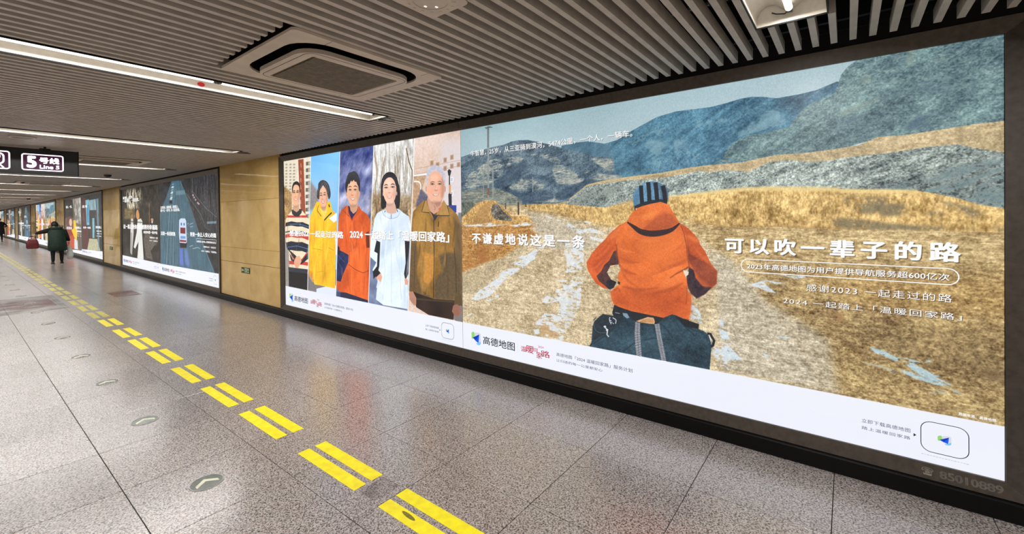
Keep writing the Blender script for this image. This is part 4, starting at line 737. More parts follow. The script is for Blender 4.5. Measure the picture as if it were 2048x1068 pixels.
# ---- print 3/4: night road from above, wedding pair
def paint_night_road():
    Nn = crop(240, 340, .2247); a = Art(800, 480, Nn([(357, 106), (864, 28), (878, 1055), (372, 920)]), 5)
    med = a.noise(20, 14, 5, .6); fine = a.noise(130, 80, 3, .7); ver = a.noise(90, 8, 4, .6)
    a.img[:] = (38, 42, 46); a.img += (med*9)[..., None]+(fine*6)[..., None]
    a.fill(Nn([(640, 60), (870, 20), (870, 600), (700, 480), (600, 200)]), (44, 46, 52), [(ver, (12, 12, 13)), (fine, (12, 12, 12))])
    a.fill(Nn([(462, 90), (540, 80), (600, 250), (700, 560), (840, 920), (360, 840), (362, 380), (420, 220)]), (64, 100, 116), [(ver, (5, 7, 8)), (fine, (4, 4, 4))], soft=3)
    for x0, x1, w_ in ((470, 420, 9), (478, 450, 6), (484, 480, 6), (492, 505, 4), (500, 520, 4)): a.line(Nn([(x0, 100), ((x0+x1)/2, 400), (x1, 840)]), [1, w_], (160, 202, 214), alpha=.6, soft=2)
    for P in ([(540, 90), (620, 300), (700, 560), (830, 920)], [(520, 90), (540, 300), (560, 420)], [(590, 200), (720, 400), (760, 520)], [(640, 180), (760, 340), (850, 420)]): a.line(Nn(P), 3, (150, 176, 186), alpha=.6)
    a.fill(Nn([(500, 180), (580, 170), (582, 210), (500, 216)]), (110, 150, 160), alpha=.7, soft=2); a.fill(Nn([(770, 460), (850, 458), (850, 478), (770, 480)]), (120, 160, 176), alpha=.8)
    for k in range(7): a.fill(Nn([(452-3*k+20, 110+24*k), (478-3*k+10, 110+24*k), (474-3*k+8, 124+26*k), (446-3*k+16, 124+26*k)]), (200, 214, 220) if k % 2 else (120, 150, 160))
    a.fill(Nn([(445, 262), (470, 262), (470, 292), (445, 292)]), (30, 36, 40)); 
    for p in ((660, 240), (672, 262), (690, 290), (700, 300), (650, 220)): a.ell(p[0], p[1], 7, 9, (220, 170, 180), Nn, .9, 1)
    a.fill(Nn([(534, 690), (560, 690), (570, 860), (534, 840)]), (110, 130, 240), alpha=.75, soft=9); a.fill(Nn([(575, 700), (602, 700), (625, 860), (585, 850)]), (120, 150, 236), alpha=.6, soft=9); a.fill(Nn([(535, 645), (598, 645), (592, 690), (540, 690)]), (14, 18, 26), soft=1)
    a.fill(Nn([(530, 440), (545, 425), (582, 428), (590, 450), (597, 640), (590, 650), (535, 645), (528, 560)]), (206, 222, 244)); a.fill(Nn([(540, 508), (584, 512), (584, 565), (540, 560)]), (120, 30, 44)); a.fill(Nn([(544, 465), (554, 466), (554, 490), (544, 488)]), (60, 90, 170)); a.fill(Nn([(568, 468), (578, 468), (578, 492), (568, 490)]), (60, 90, 170)); a.fill(Nn([(536, 618), (592, 624), (592, 640), (536, 636)]), (140, 40, 50)); a.fill(Nn([(542, 585), (585, 588), (585, 610), (542, 608)]), (110, 150, 220))
    for P in ([(600, 480), (612, 470), (615, 500)], [(622, 480), (650, 470), (650, 500), (625, 505)], [(620, 680), (650, 670), (645, 700), (690, 690), (710, 700)], [(600, 560), (616, 575), (605, 600)]): a.line(Nn(P), 3, (190, 210, 220), alpha=.8)
    rg = random.Random(8)
    for k in range(60):
        x = rg.uniform(610, 860); y = rg.uniform(40, 420)
        if x-600 > (y-90)*.42: a.line(Nn([(x, y), (x+rg.uniform(-12, 12), y+rg.uniform(30, 120))]), rg.uniform(1, 3), rg.choice([(18, 22, 26), (84, 88, 90), (60, 64, 68)]), alpha=.7)
    band(a, Nn([(350, 826), (890, 930), (890, 1070), (350, 930)])); return a
def paint_couple():
    Nn = crop(240, 340, .2247); a = Art(800, 480, Nn([(10, 176), (357, 106), (372, 920), (30, 845)]), 6)
    med = a.noise(20, 14, 5, .6); fine = a.noise(130, 80, 3, .7); ver = a.noise(70, 8, 4, .6)
    a.img[:] = (34, 32, 30); a.img += (med*12)[..., None]+(fine*8)[..., None]
    a.fill(Nn([(55, 190), (100, 170), (190, 160), (200, 260), (170, 330), (130, 360), (90, 420), (60, 300)]), (196, 186, 160), [(ver, (20, 20, 18)), (fine, (20, 20, 18))], soft=14, mask=np.clip(ver*.4+med*.5+.7, 0, 1))
    a.line(Nn([(190, 150), (190, 300)]), 9, (46, 38, 32)); a.line(Nn([(265, 290), (268, 640)]), 7, (170, 130, 96)); a.fill(Nn([(40, 340), (130, 350), (140, 430), (40, 440)]), (110, 96, 60), [(fine, (26, 22, 14))], soft=5)
    a.fill(Nn([(230, 560), (345, 600), (345, 640), (280, 720), (300, 800), (240, 780), (215, 620)]), (92, 86, 78), [(fine, (16, 16, 15))], soft=4)
    a.fill(Nn([(100, 430), (120, 432), (125, 560), (112, 760), (96, 740), (96, 560)]), (216, 212, 204), soft=1); a.fill(Nn([(95, 560), (112, 560), (116, 760), (96, 740)]), (150, 146, 140), alpha=.6)
    a.fill(Nn([(160, 440), (190, 430), (205, 460), (200, 540), (218, 800), (160, 790), (170, 640), (140, 704), (126, 690), (152, 560)]), (232, 234, 228), [(ver, (5, 5, 5))], soft=1); a.fill(Nn([(146, 380), (158, 350), (172, 378), (176, 420), (160, 440), (148, 420)]), (206, 150, 90), smooth=True); a.ell(110, 415, 12, 20, (150, 110, 70), Nn); a.fill(Nn([(275, 470), (292, 445), (318, 470), (310, 500), (280, 500)]), (40, 40, 46)); a.ell(292, 440, 12, 14, (196, 146, 110), Nn); a.fill(Nn([(282, 460), (300, 448), (296, 480)]), (226, 226, 226))
    rg = random.Random(9)
    for k in range(70):
        x = rg.uniform(14, 350); y = rg.uniform(120, 400); a.line(Nn([(x, y), (x+rg.uniform(-10, 10), y+rg.uniform(30, 130))]), rg.uniform(1, 4), rg.choice([(20, 18, 18), (52, 46, 40), (110, 96, 74)]), alpha=.6)
    a.fill(Nn([(18, 450), (340, 470), (345, 480), (18, 462)]), (20, 20, 20), alpha=.5)
    band(a, Nn([(0, 757), (380, 832), (380, 935), (0, 860)])); return a
def paint_street(left):
    V = crop(0, 280, .2434); a = Art(640, 400, V([(528, 487), (652, 458), (655, 912), (532, 860)] if left else [(652, 458), (840, 424), (848, 982), (655, 912)]), 7+left)
    med = a.noise(20, 14, 5, .6); fine = a.noise(110, 70, 3, .7); ver = a.noise(60, 8, 4, .6)
    if left:
        a.img[:] = (104, 94, 82); a.img += (ver*20)[..., None]+(fine*12)[..., None]
        a.fill(V([(530, 480), (585, 480), (590, 620), (530, 620)]), (34, 36, 40), [(fine, (10, 10, 10))], soft=3); a.fill(V([(585, 480), (650, 460), (650, 680), (610, 660)]), (158, 154, 148), [(med, (26, 26, 26))], soft=2)
        a.ell(562, 650, 26, 42, (104, 60, 60), V); a.ell(570, 655, 12, 28, (226, 190, 170), V); a.fill(V([(540, 690), (590, 690), (600, 860), (540, 850)]), (150, 40, 30), [(fine, (12, 8, 8))]); a.fill(V([(545, 760), (590, 750), (598, 860), (560, 850)]), (196, 70, 34))
        a.fill(V([(590, 640), (605, 640), (620, 720), (615, 800), (600, 780), (575, 715), (592, 700)]), (250, 200, 30)); a.fill(V([(596, 780), (622, 800), (624, 868), (596, 860)]), (220, 220, 222)); a.fill(V([(625, 720), (652, 700), (655, 880), (628, 868)]), (96, 84, 74), [(ver, (12, 10, 9))])
    else:
        a.img[:] = (40, 48, 54); a.img += (ver*12)[..., None]+(fine*8)[..., None]
        a.fill(V([(660, 470), (690, 465), (690, 700), (665, 700)]), (88, 44, 46)); a.fill(V([(690, 480), (720, 474), (722, 680), (698, 680)]), (122, 182, 200)); a.fill(V([(700, 520), (714, 518), (716, 660), (704, 660)]), (70, 140, 190)); a.fill(V([(722, 480), (780, 470), (784, 560), (724, 560)]), (140, 170, 176), [(ver, (18, 18, 18))]); a.fill(V([(725, 560), (780, 560), (780, 800), (728, 790)]), (56, 54, 58), [(fine, (18, 16, 16))])
        a.fill(V([(748, 625), (766, 625), (768, 790), (750, 788)]), (120, 190, 204)); a.fill(V([(665, 700), (710, 690), (720, 860), (680, 880), (662, 860)]), (84, 30, 36), [(fine, (10, 7, 7))]); a.fill(V([(720, 790), (790, 800), (820, 900), (700, 885)]), (186, 184, 150), [(fine, (12, 12, 11))]); a.fill(V([(784, 470), (805, 464), (810, 900), (800, 890)]), (120, 156, 170), alpha=.8)
    rg = random.Random(5+left)
    for k in range(34):
        x = rg.uniform(530, 650) if left else rg.uniform(656, 838); y = rg.uniform(470, 800); h = rg.uniform(20, 90); c = rg.choice([(30, 30, 34), (170, 166, 158), (120, 96, 80), (90, 110, 120), (60, 40, 40)])
        a.line(V([(x, y), (x+rg.uniform(-4, 4), y+h)]), rg.uniform(3, 9), c, alpha=rg.uniform(.35, .75))
    band(a, V([(520, 846), (660, 884), (660, 940), (520, 880)] if left else [(640, 866), (855, 913), (855, 1000), (640, 920)])); return a
def print_mat(name, art):
    m = bpy.data.materials.new(name); m.use_nodes = True; nt = m.node_tree; b = nt.nodes['Principled BSDF']
    t = nt.nodes.new('ShaderNodeTexImage'); t.image = art.image(name); t.interpolation = 'Cubic'; t.extension = 'EXTEND'
    nt.links.new(t.outputs[0], b.inputs['Emission Color']); b.inputs['Emission Strength'].default_value = POSTER_POWER
    b.inputs['Base Color'].default_value = (.02, .02, .02, 1); b.inputs['Roughness'].default_value = .35; b.inputs['Specular IOR Level'].default_value = .2
    return m

arts = [paint_landscape(), paint_people()]
mats_p = [print_mat('backlit print of a rider', arts[0]), print_mat('backlit print of five people', arts[1]), print_mat('backlit print of a night road', paint_night_road()), print_mat('backlit print of a wedding', paint_couple()), print_mat('backlit print of shop fronts', paint_street(0)), print_mat('backlit print of a shopper', paint_street(1))]
# ------------------------------------------------------------------ printed lettering (Blender's own font, turned into flat meshes)
def glyphs(text, bold=0.0, space=1.0):
    heavy = bold if bold > .008 else 0; bold = 0
    cu = bpy.data.curves.new('tmp', 'FONT'); cu.body = text; cu.space_character = space; cu.resolution_u = 3
    o = bpy.data.objects.new('tmp', cu); C.objects.link(o)
    me = bpy.data.meshes.new_from_object(o.evaluated_get(bpy.context.evaluated_depsgraph_get()))
    bpy.data.objects.remove(o); bpy.data.curves.remove(cu)
    n = len(me.vertices); co = np.empty(n*3, np.float32); me.vertices.foreach_get('co', co); co = co.reshape(n, 3)
    if heavy:      # heavier strokes: the same outlines laid down again a hair to each side
        fs = [tuple(f.vertices) for f in me.polygons]; V_ = []; F_ = []; b = heavy
        for i, (dx, dy) in enumerate(((0, 0), (b, 0), (-b, 0), (0, b*.7), (0, -b*.7), (b*.7, b*.5), (-b*.7, b*.5), (b*.7, -b*.5), (-b*.7, -b*.5))):
            V_.append(co+np.array((dx, dy, 0), np.float32)); F_ += [tuple(v+i*n for v in f) for f in fs]
        co = np.concatenate(V_).astype(np.float32); bpy.data.meshes.remove(me); me = bpy.data.meshes.new('tmp'); me.from_pydata(co.tolist(), [], F_)
    return me, co
def place_glyphs(name, text, fn, m, bold=0, space=1.0):
    """fn maps normalised (s,t) with s left-right, t bottom-top to 3D"""
    me, co = glyphs(text, bold, space)
    lo, hi = co.min(0), co.max(0); s = (co[:, 0]-lo[0])/(hi[0]-lo[0]+1e-9); t = (co[:, 1]-lo[1])/(hi[1]-lo[1]+1e-9)
    me.vertices.foreach_set('co', fn(s, t).astype(np.float32).ravel()); me.materials.clear(); me.materials.append(m); me.name = name; me.update(); return me
def ink(name, c, p=1.0):
    m = mat(name, (8, 8, 8), .6, emit=c, power=p, sample=False, spec=.1); return m
INK = dict(white=ink('white print', (255, 255, 255)), navy=ink('navy print', (46, 58, 104)), black=ink('black print', (34, 36, 52)), red=ink('crimson print', (186, 16, 66)),
           blue=ink('blue print', (28, 92, 236)), deep=ink('deep blue print', (20, 56, 190)), green=ink('leaf green print', (150, 216, 120)), cyan=ink('sky blue print', (120, 200, 250)), pale=ink('pale grey print', (216, 220, 230)))
sh = bpy.data.materials.new('soft print shadow'); sh.use_nodes = True
_n = sh.node_tree.nodes; _n.clear(); _o = _n.new('ShaderNodeOutputMaterial'); _m = _n.new('ShaderNodeMixShader'); _t = _n.new('ShaderNodeBsdfTransparent'); _e = _n.new('ShaderNodeEmission')
_e.inputs[0].default_value = lin((70, 56, 40)); _m.inputs[0].default_value = .55
sh.node_tree.links.new(_t.outputs[0], _m.inputs[1]); sh.node_tree.links.new(_e.outputs[0], _m.inputs[2]); sh.node_tree.links.new(_m.outputs[0], _o.inputs[0]); sh.cycles.emission_sampling = 'NONE'
INK['shadow'] = sh
def uv(art, P): q = art.T([P])[0]; return q[0]/art.W, q[1]/art.H
def letter_mesh(art, text, TL, BR, ink_, bold=0, space=1.0, d=.0012, off=(0, 0), rot=0):
    u0, v0 = uv(art, TL); u1, v1 = uv(art, BR)
    def fn(s, t):
        if rot:
            s2 = .5+(s-.5)*math.cos(rot)-(t-.5)*math.sin(rot); t2 = .5+(s-.5)*math.sin(rot)+(t-.5)*math.cos(rot); s, t = s2, t2
        return np.c_[np.full(len(s), -d), -(u0+s*(u1-u0)+off[0]), -(v1-t*(v1-v0)+off[1])]
    return place_glyphs('lettering', text, fn, INK[ink_], bold, space)
def poly_mesh(name, polys, d=.0012):
    """polys: (points in unit uv, ink)"""
    bm = bmesh.new(); mats = []
    for i, (P, k) in enumerate(polys):
        if k not in mats: mats.append(k)
        f = bm.faces.new([bm.verts.new((-d-.0002*i, -u, -v)) for u, v in P]); f.material_index = mats.index(k)
    me = bpy.data.meshes.new(name); bm.to_mesh(me); bm.free()
    for k in mats: me.materials.append(INK[k])
    return me
def ring_mesh(name, u0, v0, u1, v1, r, wd, k, W=3.8, H=2.252, d=.0012):
    cx, cy, w_, h_ = (u0+u1)/2*W, (v0+v1)/2*H, (u1-u0)*W, (v1-v0)*H
    A = rrect(cx, cy, w_, h_, r); B_ = rrect(cx, cy, w_-2*wd, h_-2*wd, r-wd); n = len(A); bm = bmesh.new()
    a = [bm.verts.new((-d, -x/W, -y/H)) for x, y in A]; b = [bm.verts.new((-d, -x/W, -y/H)) for x, y in B_]
    for i in range(n): bm.faces.new((a[i], a[(i+1) % n], b[(i+1) % n], b[i]))
    me = bpy.data.meshes.new(name); bm.to_mesh(me); bm.free(); me.materials.append(INK[k]); return me
P1, P2 = arts
G6 = crop(920, 640, .18555); G1 = crop(1400, 380, .6441)
def g6(*p): return G6([p])[0]
def g1(*p): return G1([p])[0]
def logo(pts_conv, art):
    c = lambda P: [uv(art, q) for q in pts_conv(P)]
    return poly_mesh('logo', [(c([(170, 128), (215, 132), (234, 150), (236, 236), (180, 232), (160, 200)]), 'pale'), (c([(134, 132), (146, 120), (158, 121), (166, 132), (168, 170), (150, 200), (136, 190)]), 'green'),
                              (c([(184, 240), (210, 246), (225, 228), (236, 236), (234, 256), (222, 266), (196, 262)]), 'cyan'), (c([(147, 182), (218, 150), (211, 247), (178, 216)]), 'blue'), (c([(147, 182), (218, 150), (178, 216), (172, 200)]), 'deep')])
B4 = []        # marks common to every print's white band
B4.append(('logo', logo(G6, P1)))
B4.append(('lettering', letter_mesh(P1, '高德地图', g6(258, 165), g6(605, 331), 'black', .012)))
B4.append(('divider', poly_mesh('divider', [([uv(P1, g6(632, 245)), uv(P1, g6(635, 245)), uv(P1, g6(637, 345)), uv(P1, g6(634, 345))], 'pale')])))
for ch, tl, br, r in (('温', (668, 272), (732, 342), .05), ('暖', (728, 262), (812, 362), -.06), ('回', (805, 295), (852, 345), .04), ('家', (838, 335), (900, 420), 0), ('路', (888, 318), (985, 412), .06)):
    B4.append(('lettering', letter_mesh(P1, ch, g6(*tl), g6(*br), 'red', .009, rot=r)))
B4.append(('lettering', letter_mesh(P1, '2024', g6(856, 270), g6(916, 306), 'red', .0, rot=.1)))
B4.append(('lettering', letter_mesh(P1, '高德地图「2024 温暖回家路」服务计划', g6(1055, 345), g6(1880, 566), 'navy')))
B4.append(('lettering', letter_mesh(P1, '让归途的每一公里都安心', g6(1055, 412), g6(1556, 557), 'navy')))
B4.append(('lettering', letter_mesh(P1, '立即下载高德地图', g1(507, 708), g1(657, 753), 'navy', space=1.05)))
B4.append(('lettering', letter_mesh(P1, '踏上温暖回家路', g1(507, 731), g1(657, 775), 'navy', space=1.2)))
B4.append(('arrow_mark', poly_mesh('arrow_mark', [([uv(P1, g1(667, 754)), uv(P1, g1(676, 760)), uv(P1, g1(667, 764))], 'black')])))
q0, q1 = uv(P1, g1(688, 712)), uv(P1, g1(839, 841))
B4.append(('code_frame', ring_mesh('code_frame', q0[0], q0[1], q1[0], q1[1], .045, .0035, 'black')))
qc = crop(1875, 862, .145); B4.append(('logo', logo(lambda P: [(1891+(x-185)*.27, 880+(y-190)*.135) for x, y in P], P1)))
B4.append(('lettering', letter_mesh(P1, '请在保证乘客安全通过的情况下扫描', g1(690, 815), g1(838, 852), 'black', space=1.15)))
# marks of the rider print
def shaded(art, text, TL, BR, bold, space=1.0, off=(.0009, .0016)):
    return [('lettering_shadow', letter_mesh(art, text, TL, BR, 'shadow', bold+.012, space, .0006, off)), ('lettering', letter_mesh(art, text, TL, BR, 'white', bold, space))]
X1 = []
X1 += shaded(P1, '牛智慧，25岁，从三亚骑到漠河，5474公里，一个人，一辆车。', (940, 299.5), (1266, 272.5), .010)
X1 += shaded(P1, '不谦虚地说这是一条', (943.5, 463.5), (1172, 495.8), .034, 1.28, (.0014, .0026))
X1 += shaded(P1, '可以吹一辈子的路', (1452, 475), (1923.5, 527.5), .036, 1.38, (.0014, .0026))
X1 += shaded(P1, '2023年高德地图为用户提供导航服务超600亿次', (1497, 526.5), (1901, 563.5), .012, 1.03)
X1 += shaded(P1, '感谢2023 一起走过的路', (1616, 568.5), (1905.5, 607), .008, 1.18)
X1 += shaded(P1, '2024 一起踏上「温暖回家路」', (1569.5, 595.5), (1925, 643), .008, 1.18)
X1 += [('lettering', letter_mesh(P1, '数据来源：高德地图', (1919, 824), (1993, 844.5), 'white', .02, 1.05))]
pa, pb = uv(P1, (1484.5, 530)), uv(P1, (1920.5, 560)); pv0, pv1 = uv(P1, (1700, 528.0))[1], uv(P1, (1700, 558.5))[1]
X1.append(('pill_outline', ring_mesh('pill_outline', pa[0], pv0, pb[0], pv1, (pv1-pv0)*2.252/2*.99, .005, 'white')))
X2 = shaded(P2, '感谢2023 一起走过的路', (578.7, 459), (688.5, 476.5), .036) + shaded(P2, '2024 一起踏上「温暖回家路」', (701, 458), (899, 484), .036)
Nn = crop(240, 340, .2247); n2 = lambda x, y: Nn([(x, y)])[0]
class Q: pass
def fake(corners, W, H):
    a = Art(8, 8, corners); return a
A3 = fake(Nn([(357, 106), (864, 28), (878, 1055), (372, 920)]), 8, 8); A4 = fake(Nn([(10, 176), (357, 106), (372, 920), (30, 845)]), 8, 8)
def L(art, txt, tl, br, b=.03): return ('lettering', letter_mesh(art, txt, n2(*tl), n2(*br), 'white', b))
X3 = [L(A3, '北京时间，高德地图，回家路上，', (368, 312), (523, 334)), L(A3, '陪你一起，一路平安，每一段回家的路。', (368, 340), (536, 362)), L(A3, '这是一条回家路', (372, 538), (498, 584), .04), L(A3, '更是一条让人安心的路', (624, 550), (850, 608), .04),
      L(A3, '高德地图一路护航，导航服务超600亿次', (684, 626), (844, 656)), L(A3, '感谢2023 一起走过', (740, 676), (846, 704)), L(A3, '2024 一起踏上「回家路」', (722, 712), (852, 746))]
rv = [uv(A3, n2(760, 616))[1], uv(A3, n2(760, 650))[1]]; X3.append(('pill_outline', ring_mesh('pill_outline', uv(A3, n2(678, 620))[0], rv[0], uv(A3, n2(850, 640))[0], rv[1], .02, .006, 'white')))
X4 = [L(A4, '新婚，北京，', (24, 236), (118, 250)), L(A4, '一路同行，一起回家。', (26, 262), (174, 274)), L(A4, '这一路正是你和我想要的幸福路', (32, 486), (344, 532), .04), L(A4, '高德地图一路护航', (215, 540), (342, 570)), L(A4, '感谢2023 一起', (272, 592), (344, 612)), L(A4, '2024 一起踏上', (268, 622), (344, 638))]
V = crop(0, 280, .2434); n5 = lambda x, y: V([(x, y)])[0]
A5 = fake(V([(652, 458), (840, 424), (848, 982), (655, 912)]), 8, 8); A6 = fake(V([(528, 487), (652, 458), (655, 912), (532, 860)]), 8, 8)
def L5(art, txt, tl, br, b=.04): return ('lettering', letter_mesh(art, txt, n5(*tl), n5(*br), 'white', b))
X5 = [L5(A5, '从家到店，一路有你，', (662, 520), (706, 540)), L5(A5, '这是一条路', (668, 688), (734, 712)), L5(A5, '回家的路上', (778, 690), (832, 716)), L5(A5, '高德地图一路护航', (786, 728), (832, 744)), L5(A5, '感谢2023 一起', (790, 750), (832, 764)), L5(A5, '2024 一起踏上', (786, 770), (832, 786))]
X6 = [L5(A6, '每天，一路，', (536, 530), (580, 545)), L5(A6, '在这条', (540, 684), (580, 710)), L5(A6, '回家路上', (604, 688), (652, 712)), L5(A6, '高德地图', (612, 718), (652, 738)), L5(A6, '感谢2023', (618, 744), (652, 754)), L5(A6, '2024 一起', (620, 760), (652, 772))]
XS = [X1, X2, X3, X4, X5, X6]
# the print itself: a thin panel, unit size, scaled to the width and height of its bay
def panel_mesh(m):
    bm = bmesh.new(); add_box(bm, 0, .010, -1, 0, -1, 0); bmesh.ops.recalc_face_normals(bm, faces=bm.faces[:]); uvl = bm.loops.layers.uv.new('uv')
    for f in bm.faces:
        for l in f.loops: l[uvl].uv = (-l.vert.co.y, 1+l.vert.co.z)
        f.material_index = 0 if f.normal.x < -.5 else 1
    me = bpy.data.meshes.new('poster_panel'); bm.to_mesh(me); bm.free(); me.materials.append(m); me.materials.append(M['dark']); return me
pmesh = [panel_mesh(m) for m in mats_p]
ZT, ZB = 2.430, .1783
def lightbox(k, y0, y1, near, farp, label, ym=None):
    ym = ym if ym is not None else (y0+y1)/2
    t = thing('advertising_lightbox', label, 'lightbox', (WX, (y0+y1)/2, .1), 'backlit advertising panels along the right wall')
    oy = (y0+y1)/2
    def rail(pts):   # outline in (y,z), extruded in x, bevelled inner lip
        bm = bmesh.new(); xa, xb = WX-.032-WX, WX+.0195-WX
        A = [bm.verts.new((xa+dx, y-oy, z-.1)) for y, z, dx in pts]; B_ = [bm.verts.new((xb, y-oy, z-.1)) for y, z, dx in pts]; n = len(A)
        bm.faces.new(A); bm.faces.new(B_[::-1])
        for i in range(n): bm.faces.new((A[i], A[(i+1) % n], B_[(i+1) % n], B_[i]))
        return fin('frame_rail', bm, M['frame'], t)
    e = .0006; za, zb = .1005, 2.512; lip = .018
    a0, a1 = y0-FR+.002, y1+FR-.002
    rail([(a0, zb, 0), (a1, zb, 0), (y1, ZT, lip), (y0, ZT, lip)])
    rail([(a0, za, 0), (y0, ZB, lip), (y1, ZB, lip), (a1, za, 0)])
    rail([(a0, za+e, 0), (a0, zb-e, 0), (y0-e, ZT, lip), (y0-e, ZB, lip)])
    rail([(a1, za+e, 0), (y1+e, ZB, lip), (y1+e, ZT, lip), (a1, zb-e, 0)])
    box('back_tray', .0105, .0195, y0-oy+.002, y1-oy-.002, ZB-.1+.002, ZT-.1-.002, M['dark'], t)
    for idx, a, b in ((near, y0, ym), (farp, ym, y1)):
        g = .0015
        p = put('poster_panel', pmesh[idx], t, (0, b-g-oy, ZT-.1)); p.scale = (1, b-a-2*g, ZT-ZB)
        for nm, me in XS[idx]+(B4 if k < 4 else B4[:3]): put(nm, me, p)
    return t
DESC = [('orange-jacketed cyclist on a dirt road', 'five smiling people'), ('night highway with a car', 'bride in white'), ('blue shop fronts', 'shopper with yellow scarf')]
names = ['large nearest lightbox showing an orange-jacketed cyclist and five smiling people', 'second lightbox showing a dark night highway beside a wedding couple', 'third lightbox showing shop fronts, just beyond the second marble pillar',
         'fourth lightbox from the camera, orange five-people print behind the walking person', 'fifth lightbox from the camera, dark blue night road print', 'sixth lightbox from the camera, near the far end of the passage', 'farthest lightbox, cut by the left edge of the picture']
for k, (a, b) in enumerate(boxes):
    s = (k % 3)*2
    lightbox(k, a, b, s, s+1, names[k], 3.172 if k == 0 else None)
# frame seam and telephone number on the nearest frame
def pixel_on(px, py, axis, val):
    d = fw+r2*((px-CX)/F_PX)-u2*((py-CY)/F_PX); o = Vector((0, 0, EYE)); return o+d*((val-o[axis])/d[axis])
big = [o for o in C.objects if o.name.startswith('advertising_lightbox')][0]
def num(txt, tl, br, bold):
    a = pixel_on(*tl, 0, WX-.02); b = pixel_on(*br, 0, WX-.02); z0, z1 = .120, .158
    me = place_glyphs('lettering', txt, lambda s, t: np.c_[(WX-.0335+.018*((z0+t*(z1-z0)-.1005)/.078)) - WX, a.y+s*(b.y-a.y)-big.location.y, z0+t*(z1-z0)-.1], M['number'], bold)
    put('lettering', me, big)
num('85010889', (1879, 940), (2007, 975), .03); num('☎', (1843, 930), (1866, 945), .0)
box('frame_seam', WX-.0328-WX, -.030, 3.172-big.location.y-.001, 3.172-big.location.y+.001, 2.445-.1, 2.508-.1, M['dark'], big)

# ------------------------------------------------------------------ ceiling lamps
def lamp(i, y, src=None):
    lab = 'recessed fluorescent strip light across the ceiling, %s' % nth(i)
    if src is not None:
        c = copy_tree(src); c.location.y = y; c['label'] = lab; return c
    t = thing('strip_light', lab, 'ceiling light', (0, y, ZC), 'fluorescent strip lights across the ceiling')
    x0, x1 = XL+.02, 2.600
    prof = [(-.150, .002), (-.149, .05), (-.132, .085), (-.10, .103), (-.065, .098), (-.035, .074), (-.02, .064), (.02, .064), (.035, .074), (.065, .098), (.10, .103), (.132, .085), (.149, .05), (.150, .002)]
    bm = bmesh.new(); A = [bm.verts.new((x0, a, b)) for a, b in prof]; B_ = [bm.verts.new((x1-.003, a, b)) for a, b in prof]
    for k in range(len(prof)-1): bm.faces.new((A[k], A[k+1], B_[k+1], B_[k]))
    fin('reflector', bm, M['reflector'], t, smooth=True, fix=False)
    bm = bmesh.new(); v = [bm.verts.new((x1-.002, a, b)) for a, b in prof]; v2 = [bm.verts.new((x1, a, b)) for a, b in prof]; bm.faces.new(v); bm.faces.new(v2[::-1])
    for k in range(len(prof)): j = (k+1) % len(prof); bm.faces.new((v[k], v[j], v2[j], v2[k]))
    fin('end_plate', bm, M['reflector'], t)
    bm = bmesh.new(); add_box(bm, x0, x1+.006, -.157, -.151, -.004, .075); add_box(bm, x0, x1+.006, .151, .157, -.004, .075); add_box(bm, x1+.001, x1+.006, -.1505, .1505, -.004, .075); add_box(bm, x0, x1+.004, -.15, .15, .108, .125)
    fin('housing', bm, M['rail'], t)
    for a, b in ((-2.60, -1.38), (-1.33, -.05), (-.005, 1.195), (1.25, 2.525)):
        bm = bmesh.new(); add_tube(bm, (a, 0, .040), (b, 0, .040), .0165, 12); fin('tube', bm, M['tube'], t, smooth=False)
        ld = bpy.data.lights.new('tube_light', 'AREA'); ld.shape = 'RECTANGLE'; ld.size = b-a-.02; ld.size_y = .03; ld.energy = TUBE_WATTS*(b-a)/1.2; ld.color = TUBE_COLOR
        lo = bpy.data.objects.new('tube_light', ld); C.objects.link(lo); lo.parent = t; lo.location = ((a+b)/2, 0, .0225)
        for e, sgn in ((a, -1), (b, 1)):
            bm = bmesh.new(); add_tube(bm, (e+sgn*.001, 0, .040), (e+sgn*.014, 0, .040), .0135, 10); add_box(bm, min(e+sgn*.014, e+sgn*.024), max(e+sgn*.014, e+sgn*.024), -.014, .014, .024, .063); fin('tube_holder', bm, M['holder'], t)
    bm = bmesh.new(); add_path(bm, [(2.55, .0, .05), (2.565, .02, .03), (2.58, .06, .045), (2.59, .08, .06)], .003); fin('wire', bm, M['dark'], t)
    bm = bmesh.new(); add_box(bm, 2.615, 2.66, -.12, -.03, -.006, .03); add_box(bm, 2.66, 2.72, -.10, -.06, -.004, .012); add_tube(bm, (2.62, .02, .0), (2.78, -.02, .002), .012, 8); fin('end_bracket', bm, M['holder'], t)
    return t
l0 = None
for i, y in enumerate(lamp_y):
    if y < -3.3: continue
    o = lamp(i-1 if i else 1, y, l0)
    if i == 0: o['label'] = 'recessed fluorescent strip light overhead, behind the camera'
    if l0 is None: l0 = o
    if i == 1:
        for ch in list(o.children):
            if ch.name.startswith('end_bracket'): bpy.data.objects.remove(ch)
bm = bmesh.new(); add_prism(bm, [(1.4*x, y) for x, y in circle(0, 0, .017, 16)], -.001, .001)
rp = [o for o in C.objects if o.name.startswith('strip_light') and abs(o.location.y-lamp_y[2]) < .01][0]
bm.transform(Matrix.Translation((1.165, .1478, .034)) @ Matrix.Rotation(math.radians(90), 4, 'X'))
s = fin('red_sticker', bm, M['red'], rp); s['label'] = 'round red sticker'

